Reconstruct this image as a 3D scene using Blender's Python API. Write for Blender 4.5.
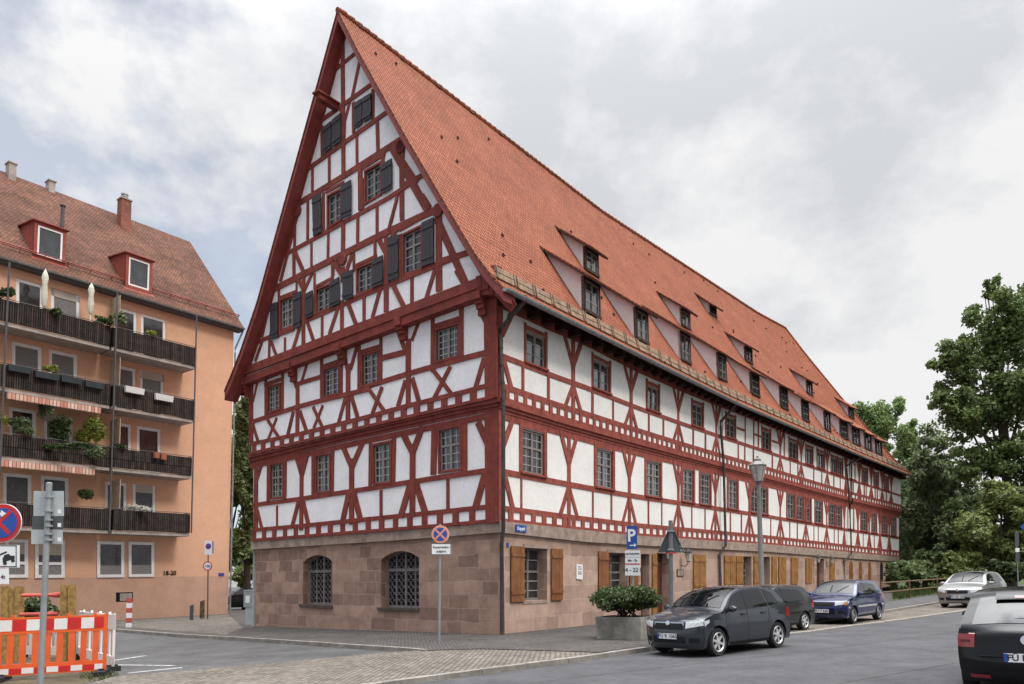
import bpy, math, random
import numpy as np
from mathutils import Vector, Matrix, geometry, noise
random.seed(7); rng = np.random.default_rng(5)
for o in list(bpy.data.objects): bpy.data.objects.remove(o)
SC = bpy.context.scene; COL = SC.collection
V = Vector
# ---------------------------------------------------------------- camera
FP = 731.0; CX, CY = 512.0, 512.0
PITCH = math.atan(0.0847); ROLL = -0.0124; EYE = 1.82
CAMP = V((0, 0, EYE))
RM = Matrix.Rotation(math.radians(90) + PITCH, 3, 'X') @ Matrix.Rotation(ROLL, 3, 'Z')
cam = bpy.data.objects.new('camera', bpy.data.cameras.new('camera')); COL.objects.link(cam)
cam.location = CAMP; cam.rotation_euler = RM.to_euler()
cam.data.sensor_width = 36; cam.data.lens = FP / 1024 * 36
cam.data.shift_y = (CY - 342) / 1024
cam.data.clip_start = 0.1; cam.data.clip_end = 2500
SC.camera = cam
# ---------------------------------------------------------------- world and sun
SUN_EL, SUN_AZ = math.radians(48), math.radians(120)      # azimuth clockwise from +Y
w = bpy.data.worlds.new("World"); SC.world = w; w.use_nodes = True
nt = w.node_tree; nt.nodes.clear()
def N(nt, t, **k):
    n = nt.nodes.new(t)
    for a, b in k.items(): setattr(n, a, b)
    return n
sky = N(nt, 'ShaderNodeTexSky', sky_type='NISHITA'); sky.sun_disc = False
sky.sun_elevation = SUN_EL; sky.sun_rotation = SUN_AZ; sky.air_density = 1.0; sky.dust_density = 1.5
bg1 = N(nt, 'ShaderNodeBackground'); bg1.inputs[1].default_value = 0.15
nt.links.new(sky.outputs[0], bg1.inputs[0])
tc = N(nt, 'ShaderNodeTexCoord'); mp = N(nt, 'ShaderNodeMapping'); mp.inputs['Scale'].default_value = (1, 1, 1.35); mp.inputs['Location'].default_value = (0.35, 0.2, 0.1)
nt.links.new(tc.outputs['Generated'], mp.inputs[0])
n1 = N(nt, 'ShaderNodeTexNoise'); n1.inputs['Scale'].default_value = 3.4; n1.inputs['Detail'].default_value = 7; n1.inputs['Roughness'].default_value = 0.55; n1.inputs['Distortion'].default_value = .08
n2 = N(nt, 'ShaderNodeTexNoise'); n2.inputs['Scale'].default_value = 3.6; n2.inputs['Detail'].default_value = 10; n2.inputs['Roughness'].default_value = .60; n2.inputs['Distortion'].default_value = .08
nt.links.new(mp.outputs[0], n1.inputs[0]); nt.links.new(mp.outputs[0], n2.inputs[0])
sep = N(nt, 'ShaderNodeSeparateXYZ'); nt.links.new(tc.outputs['Generated'], sep.inputs[0])
def MATH(nt, op, a, b=None, clamp=False):
    m = N(nt, 'ShaderNodeMath', operation=op); m.use_clamp = clamp
    for i, x in enumerate((a, b)):
        if x is None: continue
        if isinstance(x, (int, float)): m.inputs[i].default_value = x
        else: nt.links.new(x, m.inputs[i])
    return m.outputs[0]
# cloud cover: thick to the right (+X), thinner towards the left
cov = MATH(nt, 'MULTIPLY_ADD', sep.outputs[0], 0.95); nt.nodes[-1].inputs[2].default_value = 0.30
cv = MATH(nt, 'ADD', n1.outputs[0], cov)
mr = N(nt, 'ShaderNodeMapRange'); mr.inputs[1].default_value = 0.44; mr.inputs[2].default_value = 0.53; mr.inputs[3].default_value = 0.52; nt.links.new(cv, mr.inputs[0])
cr = N(nt, 'ShaderNodeValToRGB'); nt.links.new(n2.outputs[0], cr.inputs[0])
cr.color_ramp.elements[0].position = .39; cr.color_ramp.elements[0].color = (.70, .72, .76, 1)
cr.color_ramp.elements[1].position = .55; cr.color_ramp.elements[1].color = (.95, .95, .955, 1)
bg2 = N(nt, 'ShaderNodeBackground')
nt.links.new(cr.outputs[0], bg2.inputs[0])
# overcast skies are brighter towards the zenith
z2 = MATH(nt, 'MAXIMUM', sep.outputs[2], 0.0); z3 = MATH(nt, 'POWER', z2, 9.0)
zz = MATH(nt, 'MULTIPLY_ADD', z3, 13.0); nt.nodes[-1].inputs[2].default_value = 0.83
nt.links.new(zz, bg2.inputs[1])
mx = N(nt, 'ShaderNodeMixShader'); nt.links.new(mr.outputs[0], mx.inputs[0]); nt.links.new(bg1.outputs[0], mx.inputs[1]); nt.links.new(bg2.outputs[0], mx.inputs[2])
wo = N(nt, 'ShaderNodeOutputWorld'); nt.links.new(mx.outputs[0], wo.inputs[0])
sd = bpy.data.lights.new('sun', 'SUN'); sd.energy = 1.5; sd.angle = math.radians(12); sd.color = (1, .95, .88)
so = bpy.data.objects.new('sun', sd); COL.objects.link(so)
sv = V((math.sin(SUN_AZ) * math.cos(SUN_EL), math.cos(SUN_AZ) * math.cos(SUN_EL), math.sin(SUN_EL)))
so.rotation_euler = sv.to_track_quat('Z', 'Y').to_euler(); so.location = (20, -10, 40)
SC.view_settings.view_transform = 'Standard'; SC.view_settings.look = 'None'
SC.view_settings.exposure = 0.17; SC.view_settings.gamma = 1
# ---------------------------------------------------------------- projection helpers (photo measurements -> real places)
def ray(px, py): return RM @ V(((px - CX) / FP, -(py - CY) / FP, -1.0))
def hv(px, py, P, d):                       # hit the vertical plane through P along horizontal d
    r = ray(px, py); n = V((d.y, -d.x, 0)); t = n.dot(P - CAMP) / n.dot(r); return CAMP + r * t
def hdir(px):
    d = ray(px, CY + FP * math.tan(PITCH) - ROLL * -1 * (px - 512)); d.z = 0; return d.normalized()
def hor(px): return 573.9 - 0.0124 * (px - 512)
def vdir(vx):
    d = ray(vx, hor(vx)); d.z = 0; return d.normalized()
def proj(P):
    c = RM.transposed() @ (V(P) - CAMP); return (CX + FP * c.x / -c.z, CY - FP * c.y / -c.z)
# building corner
r0 = ray(500.5, 634.4); C0 = CAMP + r0 * (-EYE / r0.z)            # sidewalk height 0 at the corner
DG = vdir(-470); DS = vdir(1050)                               # gable goes left, long side goes right
NG = V((DG.y, -DG.x, 0)); NG = NG if NG.dot(CAMP - C0) > 0 else -NG
def outn(d, P=None):
    n = V((d.y, -d.x, 0)); return n if n.dot(CAMP - (P or C0)) > 0 else -n
L0 = hv(255, 626.5, C0, DG)
FAR0 = hv(850, 591, C0, DS)
# pavement plane through corner, left corner, far point
_n = (L0 - C0).cross(FAR0 - C0).normalized(); _n = _n if _n.z > 0 else -_n
def gz(x, y, off=0.0): return C0.z - (_n.x * (x - C0.x) + _n.y * (y - C0.y)) / _n.z + off
def hg(px, py, off=0.0):
    r = ray(px, py); P = C0 + V((0, 0, off)); t = _n.dot(P - CAMP) / _n.dot(r); return CAMP + r * t
KERB = 0.11
def hr(px, py): return hg(px, py, -KERB)
def T(t, *a):                               # tile coordinates of enlarged photo crops -> pixels
    o = {'A':(280,0),'B':(270,90),'C':(350,120),'D':(240,180),'E':(370,200),'F':(220,260),'G':(350,270),'H':(220,340),'I':(360,340),'J':(240,430),'K':(370,430),'L':(240,530),'M':(370,530)}[t]
    return [(o[0] + a[i] / 6.827, o[1] + a[i+1] / 6.827) for i in range(0, len(a), 2)]
def lut(tab, x): return float(np.interp(x, [a for a, b in tab], [b for a, b in tab])) if tab[0][0] <= x <= tab[-1][0] else (
    tab[0][1] + (x - tab[0][0]) * (tab[1][1] - tab[0][1]) / (tab[1][0] - tab[0][0]) if x < tab[0][0] else tab[-1][1] + (x - tab[-1][0]) * (tab[-1][1] - tab[-2][1]) / (tab[-1][0] - tab[-2][0]))
# ---------------------------------------------------------------- materials
MT = {}
def mat(name, col, rough=.8, var=.12, sc=3.0, bump=0.0, bsc=30., metal=0.0, var2=0.0, col2=None, spec=.5, coat=0.0, stain=0.0):
    m = bpy.data.materials.new(name); m.use_nodes = True; nt = m.node_tree; b = nt.nodes['Principled BSDF']
    b.inputs['Roughness'].default_value = rough; b.inputs['Metallic'].default_value = metal; b.inputs['Specular IOR Level'].default_value = spec if (rough < .6 or spec != .5) else .2
    b.inputs['Coat Weight'].default_value = coat; b.inputs['Coat Roughness'].default_value = .04
    tc = N(nt, 'ShaderNodeTexCoord'); n = N(nt, 'ShaderNodeTexNoise'); n.inputs['Scale'].default_value = sc; n.inputs['Detail'].default_value = 6; n.inputs['Roughness'].default_value = .65
    nt.links.new(tc.outputs['Object'], n.inputs[0])
    r = N(nt, 'ShaderNodeValToRGB'); nt.links.new(n.outputs[0], r.inputs[0])
    c2 = col2 or tuple(c * (1 - 2 * var) for c in col)
    r.color_ramp.elements[0].position = .32; r.color_ramp.elements[0].color = (*c2, 1)
    r.color_ramp.elements[1].position = .68; r.color_ramp.elements[1].color = (*[min(1, c * (1 + var)) for c in col], 1)
    if rough > .6 or stain:
        nf = N(nt, 'ShaderNodeTexNoise'); nf.inputs['Scale'].default_value = sc * 9; nf.inputs['Detail'].default_value = 5; nf.inputs['Roughness'].default_value = .75; nt.links.new(tc.outputs['Object'], nf.inputs[0])
        ma = N(nt, 'ShaderNodeMapRange'); ma.inputs[1].default_value = .3; ma.inputs[2].default_value = .7; ma.inputs[3].default_value = 1 - max(.1, var2); ma.inputs[4].default_value = 1.06; nt.links.new(nf.outputs[0], ma.inputs[0])
        fac = ma.outputs[0]
        if stain:
            mq = N(nt, 'ShaderNodeMapping'); mq.inputs['Scale'].default_value = (4.5, 4.5, .45); nt.links.new(tc.outputs['Object'], mq.inputs[0]); ns = N(nt, 'ShaderNodeTexNoise'); ns.inputs['Scale'].default_value = 1.3; ns.inputs['Detail'].default_value = 8; ns.inputs['Roughness'].default_value = .7; nt.links.new(mq.outputs[0], ns.inputs[0])
            mb_ = N(nt, 'ShaderNodeMapRange'); mb_.inputs[1].default_value = .45; mb_.inputs[2].default_value = .72; mb_.inputs[3].default_value = 1; mb_.inputs[4].default_value = 1 - stain; nt.links.new(ns.outputs[0], mb_.inputs[0]); fac = MATH(nt, 'MULTIPLY', fac, mb_.outputs[0])
        vm = N(nt, 'ShaderNodeVectorMath', operation='SCALE'); nt.links.new(r.outputs[0], vm.inputs[0]); nt.links.new(fac, vm.inputs['Scale']); nt.links.new(vm.outputs[0], b.inputs['Base Color'])
    else: nt.links.new(r.outputs[0], b.inputs['Base Color'])
    if bump:
        n3 = N(nt, 'ShaderNodeTexNoise'); n3.inputs['Scale'].default_value = bsc; n3.inputs['Detail'].default_value = 4; nt.links.new(tc.outputs['Object'], n3.inputs[0])
        bp = N(nt, 'ShaderNodeBump'); bp.inputs['Strength'].default_value = bump; bp.inputs['Distance'].default_value = .02
        nt.links.new(n3.outputs[0], bp.inputs['Height']); nt.links.new(bp.outputs[0], b.inputs['Normal'])
    MT[name] = m; return m
def brick(name, c1, c2, mortar, bw, bh, ms, rough=.85, off=.5, bump=.6, var=.35, uvrot=0, nsc=1.2, coord='UV', squash=1, sqf=2, smooth=.1, c3=None, noisebump=.25):
    m = bpy.data.materials.new(name); m.use_nodes = True; nt = m.node_tree; b = nt.nodes['Principled BSDF']; b.inputs['Roughness'].default_value = rough; b.inputs['Specular IOR Level'].default_value = .12
    tc = N(nt, 'ShaderNodeTexCoord'); mp = N(nt, 'ShaderNodeMapping'); mp.inputs['Rotation'].default_value = (0, 0, uvrot); nt.links.new(tc.outputs[coord], mp.inputs[0])
    # small wobble so that the courses are not ruler straight
    nw = N(nt, 'ShaderNodeTexNoise'); nw.inputs['Scale'].default_value = 1.5; nt.links.new(mp.outputs[0], nw.inputs[0])
    vm = N(nt, 'ShaderNodeVectorMath', operation='MULTIPLY_ADD'); nt.links.new(nw.outputs['Color'], vm.inputs[0]); vm.inputs[1].default_value = (bh * .35 if bh < 1 else .004,) * 3; nt.links.new(mp.outputs[0], vm.inputs[2])
    k = N(nt, 'ShaderNodeTexBrick'); k.offset = off; k.squash = squash; k.squash_frequency = sqf
    k.inputs['Scale'].default_value = 1; k.inputs['Brick Width'].default_value = bw; k.inputs['Row Height'].default_value = bh; k.inputs['Mortar Size'].default_value = ms; k.inputs['Mortar Smooth'].default_value = smooth
    k.inputs['Color1'].default_value = (*c1, 1); k.inputs['Color2'].default_value = (*c2, 1); k.inputs['Mortar'].default_value = (*mortar, 1); k.inputs['Bias'].default_value = 0
    nt.links.new(vm.outputs[0], k.inputs[0])
    n = N(nt, 'ShaderNodeTexNoise'); n.inputs['Scale'].default_value = nsc; n.inputs['Detail'].default_value = 9; n.inputs['Roughness'].default_value = .7; nt.links.new(mp.outputs[0], n.inputs[0])
    mr = N(nt, 'ShaderNodeMapRange'); nt.links.new(n.outputs[0], mr.inputs[0]); mr.inputs[1].default_value = .3; mr.inputs[2].default_value = .7; mr.inputs[3].default_value = 1 - var; mr.inputs[4].default_value = 1 + var * .6
    mul = N(nt, 'ShaderNodeVectorMath', operation='MULTIPLY'); nt.links.new(k.outputs['Color'], mul.inputs[0]); nt.links.new(mr.outputs[0], mul.inputs[1])
    nt.links.new(mul.outputs[0], b.inputs['Base Color'])
    n4 = N(nt, 'ShaderNodeTexNoise'); n4.inputs['Scale'].default_value = 14; n4.inputs['Detail'].default_value = 5; nt.links.new(mp.outputs[0], n4.inputs[0])
    h = MATH(nt, 'MULTIPLY', n4.outputs[0], noisebump); h2 = MATH(nt, 'SUBTRACT', h, k.outputs['Fac'])
    bp = N(nt, 'ShaderNodeBump'); bp.inputs['Strength'].default_value = bump; bp.inputs['Distance'].default_value = .03; nt.links.new(h2, bp.inputs['Height']); nt.links.new(bp.outputs[0], b.inputs['Normal'])
    MT[name] = m; return m
mat('plaster', (.83, .81, .825), .9, .035, .9, .25, 25, stain=.05)
mat('plaster_warm', (.83, .81, .775), .9, .035, .9, .25, 25, stain=.05)
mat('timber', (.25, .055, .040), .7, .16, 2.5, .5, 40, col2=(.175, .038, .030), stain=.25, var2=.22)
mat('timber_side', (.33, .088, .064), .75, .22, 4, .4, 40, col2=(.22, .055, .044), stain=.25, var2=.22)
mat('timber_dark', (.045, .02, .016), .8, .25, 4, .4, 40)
mat('verge_red', (.25, .042, .032), .55, .15, 3, .2, 30)
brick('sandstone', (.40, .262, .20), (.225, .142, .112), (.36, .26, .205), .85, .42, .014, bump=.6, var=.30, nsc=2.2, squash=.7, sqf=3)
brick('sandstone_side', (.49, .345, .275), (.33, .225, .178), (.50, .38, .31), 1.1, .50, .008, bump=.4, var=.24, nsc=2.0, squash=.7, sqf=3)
mat('stone_trim', (.36, .275, .225), .9, .2, 3, .5, 25)
mat('stone_sill', (.10, .075, .065), .9, .2, 3, .5, 25)
brick('roof_tile', (.36, .120, .064), (.275, .088, .047), (.13, .045, .028), .17, .22, .028, bump=1.0, var=.22, nsc=.5, smooth=.5, off=0)
brick('old_roof_tile', (.205, .09, .058), (.115, .06, .043), (.07, .035, .026), .17, .15, .016, bump=.9, var=.5, nsc=.45, smooth=.4)
mat('snow_board', (.30, .21, .145), .85, .3, 5, .5, 20, col2=(.15, .10, .07))
mat('zinc', (.26, .28, .27), .5, .2, 5, 0, metal=.3)
mat('pipe_dark', (.075, .06, .055), .6, .2, 5)
mat('shutter_dark', (.035, .028, .032), .55, .15, 8, .2, 40)
mat('shutter_wood', (.22, .088, .028), .5, .2, 3, .2, 30, col2=(.15, .055, .017))
mat('shutter_gold', (.30, .145, .04), .5, .2, 3, .2, 30, col2=(.2, .09, .024))
mat('door_wood', (.10, .035, .018), .5, .2, 3, .2, 30)
mat('sash', (.25, .22, .20), .6, .1, 5)
mat('muntin', (.46, .45, .43), .6, .1, 5)
mat('sash_dark', (.05, .03, .025), .6, .1, 5)
mat('iron', (.085, .075, .08), .6, .2, 8)
mat('iron_light', (.20, .18, .18), .6, .2, 8)
mat('cheek', (.70, .63, .63), .85, .05, 2, .2, 30)
mat('dark', (.012, .011, .011), .9, .1, 3)
def glassm(name, col, rough=.07, bump=.06, sc=3.0):
    m = mat(name, col, rough, .4, 1.7, bump, sc, spec=1.0); return m
glassm('pane', (.03, .034, .038)); glassm('pane_bright', (.05, .055, .06), .06, .12); MT['pane_bright'].node_tree.nodes['Principled BSDF'].inputs['IOR'].default_value = 1.8; glassm('pane_deep', (.012, .012, .012), .2)
# ---------------------------------------------------------------- mesh collector
def autouv(me):
    nf = len(me.polygons)
    if nf == 0: return
    uv = me.uv_layers.new(name='UVMap').data
    vs = me.vertices
    for p in me.polygons:
        n = p.normal
        if abs(n.z) > .97: u, v = V((1, 0, 0)), V((0, 1, 0))
        else:
            u = V((-n.y, n.x, 0)).normalized(); v = n.cross(u).normalized()
            if v.z < 0: v = -v
        for li in p.loop_indices:
            c = vs[me.loops[li].vertex_index].co; uv[li].uv = (c.dot(u), c.dot(v))
class MB:
    def __init__(s): s.v = []; s.f = []
    def face(s, pts):
        i = len(s.v); s.v += [tuple(p) for p in pts]; s.f.append(tuple(range(i, i + len(pts))))
    def mesh(s, vs, fs):
        i = len(s.v); s.v += [tuple(p) for p in vs]; s.f += [tuple(i + k for k in f) for f in fs]
    def prism(s, pts, n, d0, d1, cap0=True):          # polygon pushed along n from d0 to d1
        n = V(n); pts = [V(p) for p in pts]; a = [p + n * d0 for p in pts]; b = [p + n * d1 for p in pts]; k = len(pts)
        fs = [tuple(range(k, 2 * k)), ] + [(i, (i + 1) % k, k + (i + 1) % k, k + i) for i in range(k)]
        if cap0: fs.append(tuple(reversed(range(k))))
        s.mesh(a + b, fs)
    def bar(s, a, b, w, n, d0=-.01, d1=.03, ext=0):
        a, b, n = V(a), V(b), V(n); u = (b - a).normalized(); a = a - u * ext; b = b + u * ext; c = n.cross(u).normalized() * w / 2
        s.prism([a - c, b - c, b + c, a + c], n, d0, d1)
    def box(s, c, sx, sy, sz, M=None):
        c = V(c); P = []
        for z in (-1, 1):
            for x, y in ((-1, -1), (1, -1), (1, 1), (-1, 1)):
                q = V((x * sx / 2, y * sy / 2, z * sz / 2)); P.append(c + (M @ q if M else q))
        s.mesh(P, [(3, 2, 1, 0), (4, 5, 6, 7), (0, 1, 5, 4), (1, 2, 6, 5), (2, 3, 7, 6), (3, 0, 4, 7)])
    def tube(s, pts, r, k=10, caps=True):
        pts = [V(p) for p in pts]; rings = []; rs = r if isinstance(r, (list, tuple)) else [r] * len(pts)
        base = len(s.v)
        for i, p in enumerate(pts):
            d = (pts[min(i + 1, len(pts) - 1)] - pts[max(i - 1, 0)]).normalized()
            a = d.cross(V((0, 0, 1)));  a = d.cross(V((1, 0, 0))) if a.length < .2 else a
            a.normalize(); b = d.cross(a)
            for j in range(k):
                t = 2 * math.pi * j / k; s.v.append(tuple(p + (a * math.cos(t) + b * math.sin(t)) * rs[i]))
        for i in range(len(pts) - 1):
            for j in range(k): s.f.append((base + i * k + j, base + i * k + (j + 1) % k, base + (i + 1) * k + (j + 1) % k, base + (i + 1) * k + j))
        if caps: s.f.append(tuple(base + j for j in range(k))); s.f.append(tuple(base + (len(pts) - 1) * k + j for j in reversed(range(k))))
    def lathe(s, c, prof, k=16, ax=V((0, 0, 1)), caps=True):
        c = V(c); a = ax.orthogonal().normalized(); b = ax.cross(a); base = len(s.v)
        for r, z in prof:
            for j in range(k):
                t = 2 * math.pi * j / k; s.v.append(tuple(c + ax * z + (a * math.cos(t) + b * math.sin(t)) * r))
        for i in range(len(prof) - 1):
            for j in range(k): s.f.append((base + i * k + j, base + i * k + (j + 1) % k, base + (i + 1) * k + (j + 1) % k, base + (i + 1) * k + j))
        if caps: s.f.append(tuple(base + j for j in range(k))); s.f.append(tuple(base + (len(prof) - 1) * k + j for j in reversed(range(k))))
    def build(s, name, m, parent=None, smooth=False, ang=.6):
        me = bpy.data.meshes.new(name); me.from_pydata(s.v, [], s.f); me.update()
        o = bpy.data.objects.new(name, me); COL.objects.link(o)
        me.materials.append(MT[m] if isinstance(m, str) else m); autouv(me)
        if smooth:
            for p in me.polygons: p.use_smooth = True
            me.set_sharp_from_angle(angle=ang)
        if parent is not None:
            o.parent = parent
            o.matrix_parent_inverse = Matrix.Identity(4)
            me.transform(parent_mat(parent).inverted())
        return o
def parent_mat(p):
    M = Matrix.Identity(4)
    while p is not None:
        M = Matrix.LocRotScale(p.location, p.rotation_euler, p.scale) @ M; p = p.parent
    return M
def tag(o, label=None, cat=None, group=None, kind=None):
    if label: o['label'] = label
    if cat: o['category'] = cat
    if group: o['group'] = group
    if kind: o['kind'] = kind
    return o
def empty(name, loc, label=None, cat=None, group=None, rz=0):
    o = bpy.data.objects.new(name, None); COL.objects.link(o); o.location = loc; o.rotation_euler = (0, 0, rz); o.empty_display_size = .2
    return tag(o, label, cat, group)
def copy_tree(o, parent=None):
    c = o.copy(); COL.objects.link(c); c.parent = parent
    for ch in [x for x in bpy.data.objects if x.parent == o]: copy_tree(ch, c)
    return c
def text(s, size, O, ux, uy, n, m, parent, name='lettering', depth=.004, bold=0.0, cx=True):
    cu = bpy.data.curves.new('t', 'FONT'); cu.body = s; cu.size = size; cu.align_x = 'CENTER' if cx else 'LEFT'; cu.align_y = 'CENTER'; cu.offset = bold; cu.resolution_u = 3
    ob = bpy.data.objects.new('t', cu); COL.objects.link(ob); bpy.context.view_layer.update()
    me = ob.to_mesh(); M = MB(); ux, uy, n = V(ux), V(uy), V(n)
    vs = [V(O) + ux * p.co.x + uy * p.co.y + n * depth for p in me.vertices]; fs = [tuple(p.vertices) for p in me.polygons]
    ob.to_mesh_clear(); bpy.data.objects.remove(ob); bpy.data.curves.remove(cu)
    M.mesh(vs, fs); return M.build(name, m, parent)
def wall_holes(mb, outer, holes, n, reveal=0.0, back=None):
    """outer/holes: lists of 3D points on one vertical plane with outward normal n; faces triangulated, reveals pushed inwards"""
    n = V(n); d = V((-n.y, n.x, 0)); O = outer[0]
    loops = [[V(((p - O).dot(d), p.z, 0)) for p in L] for L in [outer] + holes]
    allp = [p for L in [outer] + holes for p in L]
    tr = geometry.tessellate_polygon(loops)
    base = len(mb.v); mb.v += [tuple(p) for p in allp]
    for t in tr:
        a, b, c = [allp[i] for i in t]
        if (b - a).cross(c - a).dot(n) < 0: t = t[::-1]
        mb.f.append(tuple(base + i for i in t))
def reveal(mb, hole, n, d):
    n = V(n); k = len(hole)
    for i in range(k):
        a, b = hole[i], hole[(i + 1) % k]; mb.face([a, b, b - n * d, a - n * d])
# ================================================================ the half-timbered house
from mathutils.bvhtree import BVHTree
mat('hook_brown', (.11, .045, .035), .8, .2, 4)
HOUSE = empty('half_timbered_house', C0, 'long red and white half-timbered house with steep orange tiled roof', 'house')
_j = [0]
def jit():
    _j[0] += 1; return .028 + (_j[0] * 7 % 31) * .0007
# ---- plan of the long side (bends slightly twice)
SD = [vdir(1050), vdir(1130), vdir(1330)]
N0 = C0.copy(); SN = [N0]
for pxn, d in ((720, SD[0]), (850, SD[1]), (898, SD[2])):
    SN.append(hv(pxn, 560, SN[-1], d)); SN[-1].z = 0
SN[0] = V((C0.x, C0.y, 0))
SNn = [outn(d) for d in SD]
def isect(P, d, Q, e):
    den = d.x * e.y - d.y * e.x; t = ((Q.x - P.x) * e.y - (Q.y - P.y) * e.x) / den; return P + d * t
_cache = {}
def snodes(off, goff=None):
    g = (off if off < .001 else off + .10 if off < .13 else off + .18) if goff is None else goff; k = (off, g)
    if k not in _cache:
        L = [SN[i] + SNn[i] * off for i in range(3)]
        a = isect(L[0], SD[0], SN[0] + NG * g, DG)
        P = [a, isect(L[0], SD[0], L[1], SD[1]), isect(L[1], SD[1], L[2], SD[2]), SN[3] + SNn[2] * off + SD[2] * off]
        P = [V((p.x, p.y, 0)) for p in P]
        _cache[k] = (P, [proj(V((p.x, p.y, 2)))[0] for p in P])
    return _cache[k]
def sp(px, py, off):                       # point on the long side
    P, X = snodes(off); i = 0
    while i < 2 and px > X[i + 1]: i += 1
    return hv(px, py, P[i], SD[i]), SNn[i], SD[i]
Y_BASE = [(503, 634.5), (593, 625), (720, 609), (850, 591), (898, 584)]
Y_CORN = [(501.7, 533), (583.8, 542), (640, 545.5), (770, 552), (843.7, 558), (900, 562)]
Y_ST = [(501, 521.5), (570, 529), (640, 536), (770, 544.5), (900, 557)]
Y_J1 = [(504, 413), (566, 431), (620, 446), (717, 470), (770, 484), (844, 503), (898, 515)]
Y_J2 = [(504, 400), (566, 420), (640, 441), (718, 463), (770, 476.5), (844, 497), (898, 509.5)]
Y_E = [(505, 308), (548, 328), (584, 343), (636, 370), (681, 390), (736, 412), (785, 432), (858, 462), (898, 478)]
OF1, OF2 = .03, .135
OG1, OG2 = OF1 + .10, OF2 + .18
def f0(px, u, d=0): y0, y1 = lut(Y_BASE, px), lut(Y_ST, px); return sp(px, y0 + (y1 - y0) * u, d)
def f1(px, u, d=0): y0, y1 = lut(Y_ST, px), lut(Y_J1, px); return sp(px, y0 + (y1 - y0) * u, OF1 + d)
def f2(px, u, d=0): y0, y1 = lut(Y_J2, px), lut(Y_E, px); return sp(px, y0 + (y1 - y0) * u, OF2 + d)
def pxat(px, f, dm, u=.5):
    P, n, d = f(px, u); return proj(P + d * dm)[0]
def sxs(off, x0=None, x1=None, extra=()):
    P, X = snodes(off); a = X[0] if x0 is None else x0; b = X[3] if x1 is None else x1
    xs = sorted(set([a, b] + [x for x in (X[1] - .01, X[1] + .01, X[2] - .01, X[2] + .01) if a < x < b] + [x for x in np.arange(a, b, 12)] + list(extra)))
    return xs
def ribbon(mb, pts_lo, pts_hi, nrm, d):     # band between two polylines, pushed out by d, closed above, below and at its ends
    a = [p + n * d for p, n in zip(pts_lo, nrm)]; b = [p + n * d for p, n in zip(pts_hi, nrm)]
    for i in range(len(a) - 1):
        mb.face([a[i], a[i+1], b[i+1], b[i]]); mb.face([pts_hi[i], b[i], b[i+1], pts_hi[i+1]]); mb.face([pts_lo[i], pts_lo[i+1], a[i+1], a[i]])
    mb.face([pts_lo[0], a[0], b[0], pts_hi[0]]); mb.face([pts_lo[-1], pts_hi[-1], b[-1], a[-1]])
def sribbon(mb, f, u0, u1, d, x0=None, x1=None, off=OF1):
    xs = sxs(off, x0, x1); A, B, Nn = [], [], []
    for x in xs:
        p, n, _ = f(x, u0); q, _, _ = f(x, u1); A.append(p); B.append(q); Nn.append(n)
    ribbon(mb, A, B, Nn, d)
# ---- gable side helpers
def gp(px, py, off): return hv(px, py, C0 + NG * off, DG)
def gcorner(py, off):
    P, X = snodes(off); return hv(X[0], py, P[0], DG)
GY_ST = [(253.9, 541), (390, 531), (496, 521.5)]
GY_CORN = [(254, 549.5), (390, 541), (501.8, 532.5)]
GY_J1 = [(250, 466), (257.6, 463), (360, 438.5), (481.6, 413), (504, 408)]
GY_J2 = [(250, 455), (360, 429.4), (486, 400), (504, 396)]
GO = .58                                   # gable triangle stands out on consoles
EB = [(244.9, 372), (350, 335), (480, 285.5)]
GT = gp
# windows: px quads TL,TR,BR,BL
win1 = [T('J',210,235,300,220,300,460,210,470), T('J',520,175,620,160,620,420,520,430), T('K',22,103,148,77,146,358,25,368), T('K',470,0,620,-32,625,270,475,290)]
win2 = [T('H',330,320,412,298,412,475,330,500), T('H',712,200,820,168,820,365,712,392), T('I',15,103,130,72,130,300,18,320), T('G',590,410,745,365,745,590,592,630)]
winG = [(T('F',415,277,505,240,505,480,415,512),), (T('F',660,205,755,165,755,330,660,367),), ([(357.2,268.6),(373.6,261.8),(373.4,289),(357.3,294.2)],),
        (T('E',228,240,358,175,358,470,228,515),), (T('D',600,112,695,62,695,275,600,332),), (T('B',650,545,762,482,762,655,650,720),)]
winG[5] = (T('C',105,352,216,290,216,510,105,577),)
winG = [w[0] for w in winG]
shutG = [T('F',350,305,400,288,400,530,350,548), T('F',508,240,560,213,558,455,508,475), T('F',590,235,640,208,640,380,590,405), T('F',758,155,820,118,822,300,758,325),
         T('F',845,90,912,68,912,255,845,280), T('E',25,410,95,380,95,575,25,605), T('E',130,265,200,238,200,530,130,557), T('E',360,160,440,122,442,430,360,460),
         T('D',500,120,558,92,562,355,508,387), T('D',697,40,765,2,765,240,697,267), T('C',220,312,292,266,292,470,220,512),
         T('B',368,263,424,215,424,400,370,440), T('B',431,210,488,162,490,350,431,396), T('B',582,97,634,62,634,232,584,272), T('B',640,58,697,25,697,192,640,228)]
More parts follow.
